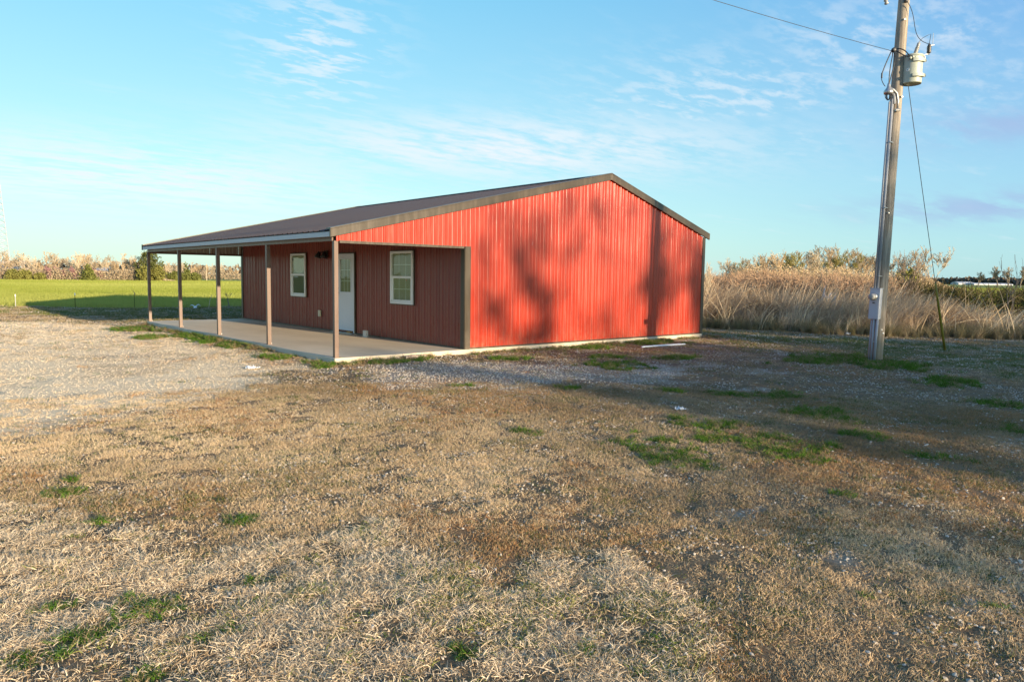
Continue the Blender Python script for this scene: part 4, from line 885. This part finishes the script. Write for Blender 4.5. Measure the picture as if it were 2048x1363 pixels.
def scatter(name, P, scale, tint, coll, nvar, seed, flatrot=True, kind='stuff', rot=None):
    r = np.random.default_rng(seed); n = len(P); me = bpy.data.meshes.new(name); me.vertices.add(n); me.vertices.foreach_set('co', np.asarray(P, np.float32).ravel())
    if rot is None: rot = np.zeros((n, 3), np.float32); rot[:, 2] = r.random(n)*6.283
    if not flatrot: rot[:, :2] = r.normal(size=(n, 2))*.5
    a = me.attributes.new('rot', 'FLOAT_VECTOR', 'POINT'); a.data.foreach_set('vector', rot.astype(np.float32).ravel())
    a = me.attributes.new('scl', 'FLOAT', 'POINT'); a.data.foreach_set('value', np.asarray(scale, np.float32))
    a = me.attributes.new('tint', 'FLOAT_COLOR', 'POINT'); a.data.foreach_set('color', np.column_stack([tint, np.ones(n)]).astype(np.float32).ravel())
    a = me.attributes.new('pick', 'INT', 'POINT'); a.data.foreach_set('value', r.integers(0, nvar, n).astype(np.int32))
    o = link(name, me); tag(o, kind=kind)
    ng = bpy.data.node_groups.new(name+'_nodes', 'GeometryNodeTree'); ng.interface.new_socket('Geometry', in_out='INPUT', socket_type='NodeSocketGeometry'); ng.interface.new_socket('Geometry', in_out='OUTPUT', socket_type='NodeSocketGeometry')
    gi = ng.nodes.new('NodeGroupInput'); go = ng.nodes.new('NodeGroupOutput'); ip = ng.nodes.new('GeometryNodeInstanceOnPoints'); ci = ng.nodes.new('GeometryNodeCollectionInfo')
    ci.inputs['Collection'].default_value = coll; ci.inputs['Separate Children'].default_value = True; ci.inputs['Reset Children'].default_value = True
    def na(nm, dt):
        q = ng.nodes.new('GeometryNodeInputNamedAttribute'); q.data_type = dt; q.inputs['Name'].default_value = nm; return q.outputs['Attribute']
    L = ng.links; L.new(gi.outputs[0], ip.inputs['Points']); L.new(ci.outputs[0], ip.inputs['Instance']); ip.inputs['Pick Instance'].default_value = True
    L.new(na('pick', 'INT'), ip.inputs['Instance Index']); L.new(na('rot', 'FLOAT_VECTOR'), ip.inputs['Rotation']); L.new(na('scl', 'FLOAT'), ip.inputs['Scale']); L.new(ip.outputs[0], go.inputs[0])
    md = o.modifiers.new('scatter', 'NODES'); md.node_group = ng; return o
YAW = math.atan2(FW.x, FW.y)
def sector(n, r0, r1, half, seed, power=2.0):
    """random points in the wedge the yard fills, from r0 to r1"""
    r = np.random.default_rng(seed); a = YAW+(r.random(n)*2-1)*R(half); rr = (r0**power+(r1**power-r0**power)*r.random(n))**(1/power)
    return CAM[0]+rr*np.sin(a), CAM[1]+rr*np.cos(a), rr, r
def off_slab(x, y): return ~((x > -.03) & (x < W_+.03) & (y > -.07) & (y < L_+.04))
def ground_z(x, y, rr=None):
    rr = np.hypot(x-CAM[0], y-CAM[1]); m = regions(x, y)
    return gz(x, y)+(fbm(x, y, 1.2, 4, 21)-.5)*.05*sst(60, 20, rr)+m['straw']*.012-m['drive']*.012+(fbm(x, y, 9, 2, 22)-.5)*.018*sst(14, 5, rr), m
def lerpc(a, b, t): return np.array(a)[None]*(1-t[:, None])+np.array(b)[None]*t[:, None]
c_straw = source_collection('straw_tuft', [blade_mesh('straw_tuft', 18, ((.012, .034), (.014, .046), (.022, .060))[i % 3], (.0022, .0052), .45, (.8, 1.1, 1.3)[i % 3], .05, 400+i, 3, (.5, .8, .35)[i % 3]) for i in range(9)])
c_stub = source_collection('stubble_tuft', [blade_mesh('stubble_tuft', 18, (.010, .030), (.0022, .0048), .5, 1.0, .05, 420+i, 2, .4) for i in range(6)])
c_green = source_collection('green_tuft', [blade_mesh('green_tuft', 18, (.03, .07), (.003, .0065), .35, .55, .03, 440+i, 3, .6) for i in range(5)])
c_stone = source_collection('stone', [stone_mesh('stone', 460+i) for i in range(5)])
# long dry grass, nearest the camera
x, y, rr, r = sector(80000, 2.0, 8.5, 42, 1, 1.6); z, m = ground_z(x, y)
k = r.random(len(x)) < m['straw']*(.16+.84*sst(.36, .56, fbm(x, y, 4.0, 3, 33))); x, y, z, rr = x[k], y[k], z[k], rr[k]; mm = {q: v[k] for q, v in m.items()}; n = len(x)
t = r.random(n); c = lerpc((.95, .79, .57), (.56, .41, .25), t**1.2); c = np.where((r.random(n) < .04+.25*sst(.55, .72, fbm(x, y, 1.5, 3, 34)))[:, None], lerpc((.16, .21, .04), (.30, .30, .09), r.random(n)), c)
scatter('dry_grass', np.column_stack([x, y, z]), .7+.6*r.random(n), c, c_straw, 9, 2)
# short brown and rusty growth over the rest of the yard
def stub_layer(n, r0, r1, scl, seed, power):
    x, y, rr, r = sector(n, r0, r1, 42, seed, power); z, m = ground_z(x, y)
    dens = (1-m['straw']*.85)*(1-.93*m['drive']*(.75+.25*sst(.4, .6, fbm(x, y, 2.0, 3, 39))))*(1-.6*m['grav'])*(1-m['field'])*(.14+.86*sst(.40, .55, fbm(x, y, 3.6, 3, 35)*.6+fbm(x, y, 11, 2, 38)*.4))
    k = (r.random(len(x)) < dens) & off_slab(x, y); x, y, z = x[k], y[k], z[k]; m = {q: v[k] for q, v in m.items()}; n = len(x)
    tone = fbm(x, y, .7, 4, 36); t = np.clip(tone*1.6-.3+r.normal(size=n)*.22, 0, 1); pale = sst(1.5, -2.5, x+.35*(y+8))[:, None]; c = lerpc((.34, .235, .13), (.64, .49, .31), t)*(.80+.55*pale)
    o = r.random(n) < m['orange']*.6; c[o] = lerpc((.52, .27, .115), (.42, .27, .14), r.random(o.sum()))
    gsel = r.random(n) < np.maximum(m['lawn']*.85, .06+.15*sst(.5, .65, fbm(x, y, 1.3, 3, 37))); c[gsel] = lerpc((.085, .125, .03), (.19, .20, .06), r.random(gsel.sum()))
    s = scl(np.hypot(x-CAM[0], y-CAM[1]))*(.7+.6*r.random(n)); return np.column_stack([x, y, z]), s, c
A = [stub_layer(150000, 2.2, 11, lambda q: .80+.045*q, 41, 1.5), stub_layer(100000, 10, 44, lambda q: .95+.065*q, 42, 1.5)]
scatter('low_dry_growth', np.concatenate([a[0] for a in A]), np.concatenate([a[1] for a in A]), np.concatenate([a[2] for a in A]), c_stub, 6, 43)
# green patches and weeds
P1 = []
x, y, rr, r = sector(260000, 2.2, 26, 42, 51, 1.6); z, m = ground_z(x, y); k = (r.random(len(x)) < m['green']*(1-.0*rr)) & off_slab(x, y); x, y, z, rr = x[k], y[k], z[k], rr[k]; n = len(x)
c = lerpc((.06, .13, .016), (.15, .26, .04), r.random(n)); dry = r.random(n) < .25; c[dry] = lerpc((.40, .30, .17), (.26, .2, .1), r.random(dry.sum())); scatter('green_weeds', np.column_stack([x, y, z]), (.45+.075*rr)*(.7+.6*r.random(n)), c, c_green, 5, 52)
# sparse straw wisps standing over the short growth
x, y, rr, r = sector(9000, 3, 24, 42, 55, 1.6); z, m = ground_z(x, y); k = (r.random(len(x)) < .5*(1-m['drive'])*(1-m['straw'])) & off_slab(x, y); x, y, z, rr = x[k], y[k], z[k], rr[k]; n = len(x)
scatter('grass_wisps', np.column_stack([x, y, z]), (.6+.03*rr)*(.6+.6*r.random(n)), lerpc((.55, .43, .28), (.33, .24, .14), r.random(n)), c_straw, 9, 56)
# gravel
x, y, rr, r = sector(430000, 2.4, 44, 42, 61, 1.35); z, m = ground_z(x, y); k = (r.random(len(x)) < np.maximum(m['grav']*.8, np.maximum(m['drive']*.95, .05+.30*sst(.45, .62, fbm(x, y, 1.9, 3, 57))*(1-m['straw'])*(1-.75*m['lawn'])*(1-.5*m['orange'])))) & off_slab(x, y); x, y, z, rr = x[k], y[k], z[k], rr[k]; dv = m['drive'][k]; n = len(x)
c = lerpc((.36, .31, .25), (.60, .52, .42), r.random(n)); c = c*(1-dv[:, None])+lerpc((.76, .57, .36), (.95, .78, .54), r.random(n))*dv[:, None]
scatter('gravel', np.column_stack([x, y, z+.001]), (.008+.016*r.random(n)**2.5+.0008*rr)*(1-.52*dv), c, c_stone, 5, 62, False)
# weeds hugging the slab edges
r = np.random.default_rng(71); n = 900; u = r.random(n); side = r.random(n) < .6
x = np.where(side, r.random(n)*(W_+.5), -.06-abs(r.normal(size=n))*.12); y = np.where(side, -.09-abs(r.normal(size=n))*.14, r.random(n)*L_)
keep = fbm(x, y, 1.3, 3, 72) > .47; x, y = x[keep], y[keep]; z, m = ground_z(x, y); n = len(x)
scatter('edge_weeds', np.column_stack([x, y, z]), 1.1+1.3*r.random(n), np.where((r.random(n) < .45)[:, None], lerpc((.10, .15, .03), (.18, .22, .06), r.random(n)), lerpc((.42, .30, .17), (.25, .17, .09), r.random(n))), c_green, 5, 73)
# the young crop on the field, coarser with distance
c_crop = source_collection('crop_tuft', [blade_mesh('crop_tuft', 26, (.10, .17), (.010, .018), .3, .35, .22, 480+i, 2, .4) for i in range(4)])
def crop(n, r0, r1, scl, seed, power=1.4):
    r = np.random.default_rng(seed); t = -.85+r.random(n)*1.75; rr = (r0**power+(r1**power-r0**power)*r.random(n))**(1/power); a = YAW+np.arctan(t); x = CAM[0]+rr*np.sin(a); y = CAM[1]+rr*np.cos(a)
    m = regions(x, y)['field']; k = r.random(n) < m; x, y, rr = x[k], y[k], rr[k]; n = len(x); s = scl(rr)*(.8+.4*r.random(n))
    c = lerpc((.27, .31, .05), (.41, .42, .11), np.clip(fbm(x, y, .05, 3, 81)*1.4-.2+r.normal(size=n)*.15, 0, 1)); return np.column_stack([x, y, gz(x, y)]), s, c
A = [crop(42000, 28, 75, lambda q: .8+.012*q, 82), crop(60000, 70, 215, lambda q: 1.0+.011*q, 83)]
scatter('field_crop', np.concatenate([a[0] for a in A]), np.concatenate([a[1] for a in A]), np.concatenate([a[2] for a in A]), c_crop, 4, 84)
# tall wild grass band on the right
def tall_clump(seed, n=42, wr=(.010, .024)):
    r = random.Random(seed); V = []; F = []
    for _ in range(n):
        a = r.uniform(0, 6.283); rr = .16*math.sqrt(r.random()); p = Vector((rr*math.cos(a), rr*math.sin(a), -.03)); L = r.uniform(.55, 1.35); w = r.uniform(*wr)
        tl = abs(r.gauss(.22, .2)); az = r.gauss(-.7, .9); d = Vector((math.cos(az)*math.sin(tl), math.sin(az)*math.sin(tl), math.cos(tl))); sd = d.cross(Vector((r.gauss(0, 1), r.gauss(0, 1), .1))).normalized(); i0 = len(V); segs = 5; cu = r.uniform(.05, .28)
        for k in range(segs+1):
            t = k/segs; ww = w*(1-t*.8)*.5; V += [tuple(p-sd*ww), tuple(p+sd*ww)]; p = p+d*L/segs; d = (d+Vector((math.cos(az)*cu, math.sin(az)*cu, -cu*.7))).normalized(); p.z = max(p.z, .01)
        for k in range(segs): F.append((i0+2*k, i0+2*k+1, i0+2*k+3, i0+2*k+2))
    return nmesh('tall_clump', V, F, M['blade'])
c_tall = source_collection('tall_clump', [tall_clump(500+i) for i in range(7)])
c_stalk = source_collection('stalk', [tall_clump(540+i, 6, (.016, .03)) for i in range(5)])
FRONT = np.array([(11.6, 16), (12.3, 10), (13.3, 5.6), (14.7, 2.5), (16.3, -1.7), (17.7, -3.9), (19.0, -5.6), (23, -10.5), (30, -19)])
def band(n, d0, d1, seed, tmin=0, tmax=None):
    r = np.random.default_rng(seed); t = tmin+r.random(n)*((tmax or len(FRONT)-1)-tmin)*.9999; i = t.astype(int); f = (t-i)[:, None]; p = FRONT[i]*(1-f)+FRONT[i+1]*f; dep = d0+(d1-d0)*r.random(n)
    return p[:, 0]+dep*.80+(fbm(p[:, 0]*1.0, p[:, 1], 1.3, 3, 90)-.5)*1.2, p[:, 1]+dep*.60, dep, t, r
x, y, dep, t, r = band(4600, 0, 8.5, 91); kp = r.random(len(x)) < .22+.78*sst(.40, .56, fbm(x, y, 1.1, 3, 120)); x, y, dep, t = x[kp], y[kp], dep[kp], t[kp]; n = len(x); sc_ = (1.08-.46*sst(4.6, 6.0, t))*(.55+.55*sst(-.2, 1.6, dep))*(.7+.5*fbm(x, y, .6, 3, 92)+.25*r.random(n))
c = lerpc((.82, .63, .42), (.30, .21, .13), np.clip(fbm(x, y, .5, 3, 93)*1.3-.15+r.normal(size=n)*.22, 0, 1))
rot = np.zeros((n, 3)); rot[:, 2] = (fbm(x, y, .8, 2, 121)-.5)*7+r.normal(size=n)*.45; rot[:, 0] = r.normal(size=n)*.12
scatter('tall_dry_grass', np.column_stack([x, y, gz(x, y)]), sc_, c, c_tall, 7, 94, rot=rot)
x, y, dep, t, r = band(520, -.2, 4.5, 110); n = len(x); rot = np.zeros((n, 3)); rot[:, 2] = r.normal(size=n)*1.2; rot[:, 0] = r.normal(size=n)*.2
scatter('tall_stalks', np.column_stack([x, y, gz(x, y)]), .9+.5*r.random(n), lerpc((.80, .64, .42), (.55, .40, .24), r.random(n)), c_stalk, 5, 111, rot=rot)
# low skirt at the foot of the band
x, y, dep, t, r = band(1500, -.6, .8, 95); n = len(x); scatter('grass_skirt', np.column_stack([x, y, gz(x, y)]), .28+.2*r.random(n), lerpc((.42, .32, .19), (.22, .20, .09), r.random(n)), c_tall, 7, 96)
# bramble mound (tan twigs) and dark thicket behind
def twig_mass(name, n, x, y, h, mt_, seed, w=.009, L=(.25, .6)):
    r = np.random.default_rng(seed); z0 = gz(x, y); z = z0+h*r.random(n)**.75; a = r.random(n)*6.283; el = r.normal(size=n)*.5+.6; Ls = L[0]+(L[1]-L[0])*r.random(n)
    d = np.stack([np.cos(a)*np.cos(el), np.sin(a)*np.cos(el), np.abs(np.sin(el))], 1); p0 = np.column_stack([x, y, z-.1]); p1 = p0+d*Ls[:, None]; mid = (p0+p1)/2+r.normal(size=(n, 3))*.05
    S = np.concatenate([np.column_stack([p0, np.full(n, w), mid, np.full(n, w*.8)]), np.column_stack([mid, np.full(n, w*.8), p1, np.full(n, w*.4)])]); V, F = prisms(S, 3)
    return tag(link(name, nmesh(name, V, F, M[mt_])), kind='stuff')
x, y, dep, t, r = band(26000, 3.0, 11, 97, 2.2, 5.0); h = (1.15+1.1*fbm(x, y, .35, 3, 98))*sst(2.0, 4.5, dep); twig_mass('bramble_mound', len(x), x, y, h, 'bramble', 99)
x, y, dep, t, r = band(24000, 4.5, 14, 100, 4.5, 8); h = (.95+.75*fbm(x, y, .35, 3, 101)); twig_mass('dark_thicket', len(x), x, y, h, 'thicket', 102, .012)
x, y, dep, t, r = band(50000, 4.5, 14, 103, 4.5, 8); h = (.85+.75*fbm(x, y, .35, 3, 101)); V, F = leaves(np.column_stack([x, y, gz(x, y)+h*r.random(len(x))**.7]), .05, r, .6)
tag(link('thicket_leaves', nmesh('thicket_leaves', V, F, M['thicket_leaf'])), kind='stuff')
# junk lying in the wild grass
def tyre(X, Y, z):
    b = MB(); c = Vector((X, Y, z)); ax = Vector((-.7, -.6, .5)).normalized(); b.lathe(c, ax, [(.20, 0), (.30, .0), (.34, .04), (.34, .15), (.30, .19), (.20, .19), (.20, 0)], 24)
    o = b.build('old_tyre', M['tyre'], None, True); tag(o, 'old dark tyre half hidden on the dry grass mound', 'tyre')
tyre(18.9, 3.3, .95)
o = MB().lathe((18.0, .15, .35), (-.5, -.6, .6), [(.14, 0), (.15, .02), (.19, .30), (.20, .31), (.19, .30), (.13, .03)], 18).build('orange_bucket', M['orange'], None, True); tag(o, 'faded orange bucket tipped over in the dry grass', 'bucket')
o = scrap('tarp_heap', (18.9, .2, .55), (.7, .5, .5), M['grey'], 'grey crumpled tarp above the orange bucket in the dry grass', 'tarp', 9, .5)
o = scrap('pale_sheet', (19.3, -.9, .62), (.9, .5, .12), M['whiteplastic'], 'pale sheet draped over the dry brush left of the meter box', 'sheet', 10, .4)
o = scrap('white_litter', (16.0, -1.95, -.08), (.22, .1, .06), M['whiteplastic'], 'white litter at the foot of the dry grass band', 'litter', 12)

# ------------------------------------------------------------------ trees behind the camera, whose evening shadows fall over the yard and the red wall
hr = random.Random(8)
DH = 66.0; TE = math.tan(SUN_EL); TA = math.tan(SUN_AZ)
def shade_shrub(gx, w, top, n, seed, label):  # unseen shrub row added behind the camera, tops set so it shades the yard
    h = DH*TE+top; X = gx+DH*TA; Y = -DH+hr.uniform(-2, 2)
    leafy('added_shade_shrub', X, Y, w, h, n, 'leaf_mid', label, 'shrub', lambda c: c[0]**2*.8+c[1]**2+max(0, c[2])**3 < 1, seed, .34, 'unseen row of tall evergreens added to shade the yard', True, 70, .30, 0)
for i, (gx, w, top, n) in enumerate(((-1.2, 2.4, -1.0, 1800), (.6, 2.8, -.55, 4200), (2.6, 2.9, -.25, 7500), (4.6, 3.2, -.08, 11000), (7.0, 3.4, -.06, 12000), (9.4, 3.2, -.15, 11000), (11.9, 3.5, -.05, 12000), (14.4, 3.4, -.1, 11000), (16.9, 3.2, -.3, 8000), (19.5, 3.3, -.25, 9000), (22.2, 3.3, -.25, 9000))):
    shade_shrub(gx, w, top, n, 700+i, 'unseen tall evergreen shrub added to shade the yard opposite the gable wall')
DS = 60.0
# crowns of half leafed trees: leaf clumps (x, z, half width, half height, density) set to shadow those wall spots
CL = [(4.41, 1.88, .34, .33, .7), (4.97, 2.54, .3, .42, .5), (5.14, 1.0, .30, .36, .95), (5.28, .4, .14, .35, .8), (3.76, .8, .34, .40, .7), (4.04, .29, .2, .2, .6), (6.26, 2.29, .3, .2, .4), (6.56, 3.18, 1.04, .25, .35),
      (9.15, 1.25, .50, .45, .85), (9.1, .4, .25, .45, .75), (9.2, 2.6, .4, .4, .5), (10.41, 2.57, .25, .3, .6), (3.73, 2.86, .18, .32, .4), (5.77, 2.05, .24, .2, .55), (6.37, .43, .14, .4, .35), (8.13, 1.77, .32, .42, .25), (3.26, 1.25, .15, .26, .4), (4.98, 2.02, .25, .18, .5), (10.95, 1.3, .3, .9, .9), (9.2, 1.9, .3, .4, .7), (9.1, 3.4, .4, .4, .4),
      (12.5, .6, .5, .5, .7), (13.8, 1.1, .5, .4, .6), (16.5, .4, .8, .5, .7), (18.5, 1.0, .6, .5, .6), (14.8, .2, .8, .4, .8), (1.2, 3.2, .3, .4, .3), (20.5, .3, .9, .6, .8), (4.2, 2.5, .25, .5, .45), (3.5, 2.0, .3, .6, .35), (5.6, 2.9, .6, .3, .4), (4.7, 1.4, .3, .3, .75), (4.9, .2, .35, .25, .8), (7.2, 2.4, .3, .6, .3), (7.0, .5, .25, .35, .35), (8.2, 3.1, .4, .25, .4), (6.0, 1.3, .18, .5, .35)]
def shade_tree(gx, h, seed, lo, hi_, label):
    X = gx+DS*TA; T, B = tree_meshes(h, seed, .02, .5, 4, (2, 4), .17, .6); e = empty('leafing_tree', (X, -DS, gz1(X, -DS)), label, 'tree'); Vt, Ft = prisms(T, 8)
    B = B[B[:, 3] > .015]; Vb, Fb = prisms(B, 3)
    link('trunk', nmesh('trunk', Vt, Ft, M['bark_grey']), e); link('limbs', nmesh('limbs', Vb, Fb, M['bark_grey']), e)
    r = np.random.default_rng(seed); C = []
    for (cx, cz, rx, rz, de) in CL:
        if lo <= cx < hi_:
            de = min(.97, de*1.15); rx *= 1.15; n = int(-math.log(1-de)*math.pi*rx*rz/.009); a = r.normal(size=(n, 3))*.62; C.append(np.column_stack([cx+DS*TA-X+a[:, 0]*rx, a[:, 1]*.5, cz+.1+DS*TE+a[:, 2]*rz]))
    V, F = leaves(np.concatenate(C), .17, r); link('leaves', nmesh('leaves', V, F, M['leaf_mid']), e)
shade_tree(4.6, DS*TE+3.4, 814, 0, 5.6, 'half leafed tree opposite the left end of the gable wall')
shade_tree(6.9, DS*TE+4.0, 811, 5.6, 8.6, 'half leafed tree opposite the middle of the gable wall')
shade_tree(9.6, DS*TE+3.2, 812, 8.6, 11.5, 'half leafed tree opposite the right end of the gable wall')
shade_tree(15.0, DS*TE+2.0, 815, 11.5, 22, 'half leafed tree opposite the dry grass band')
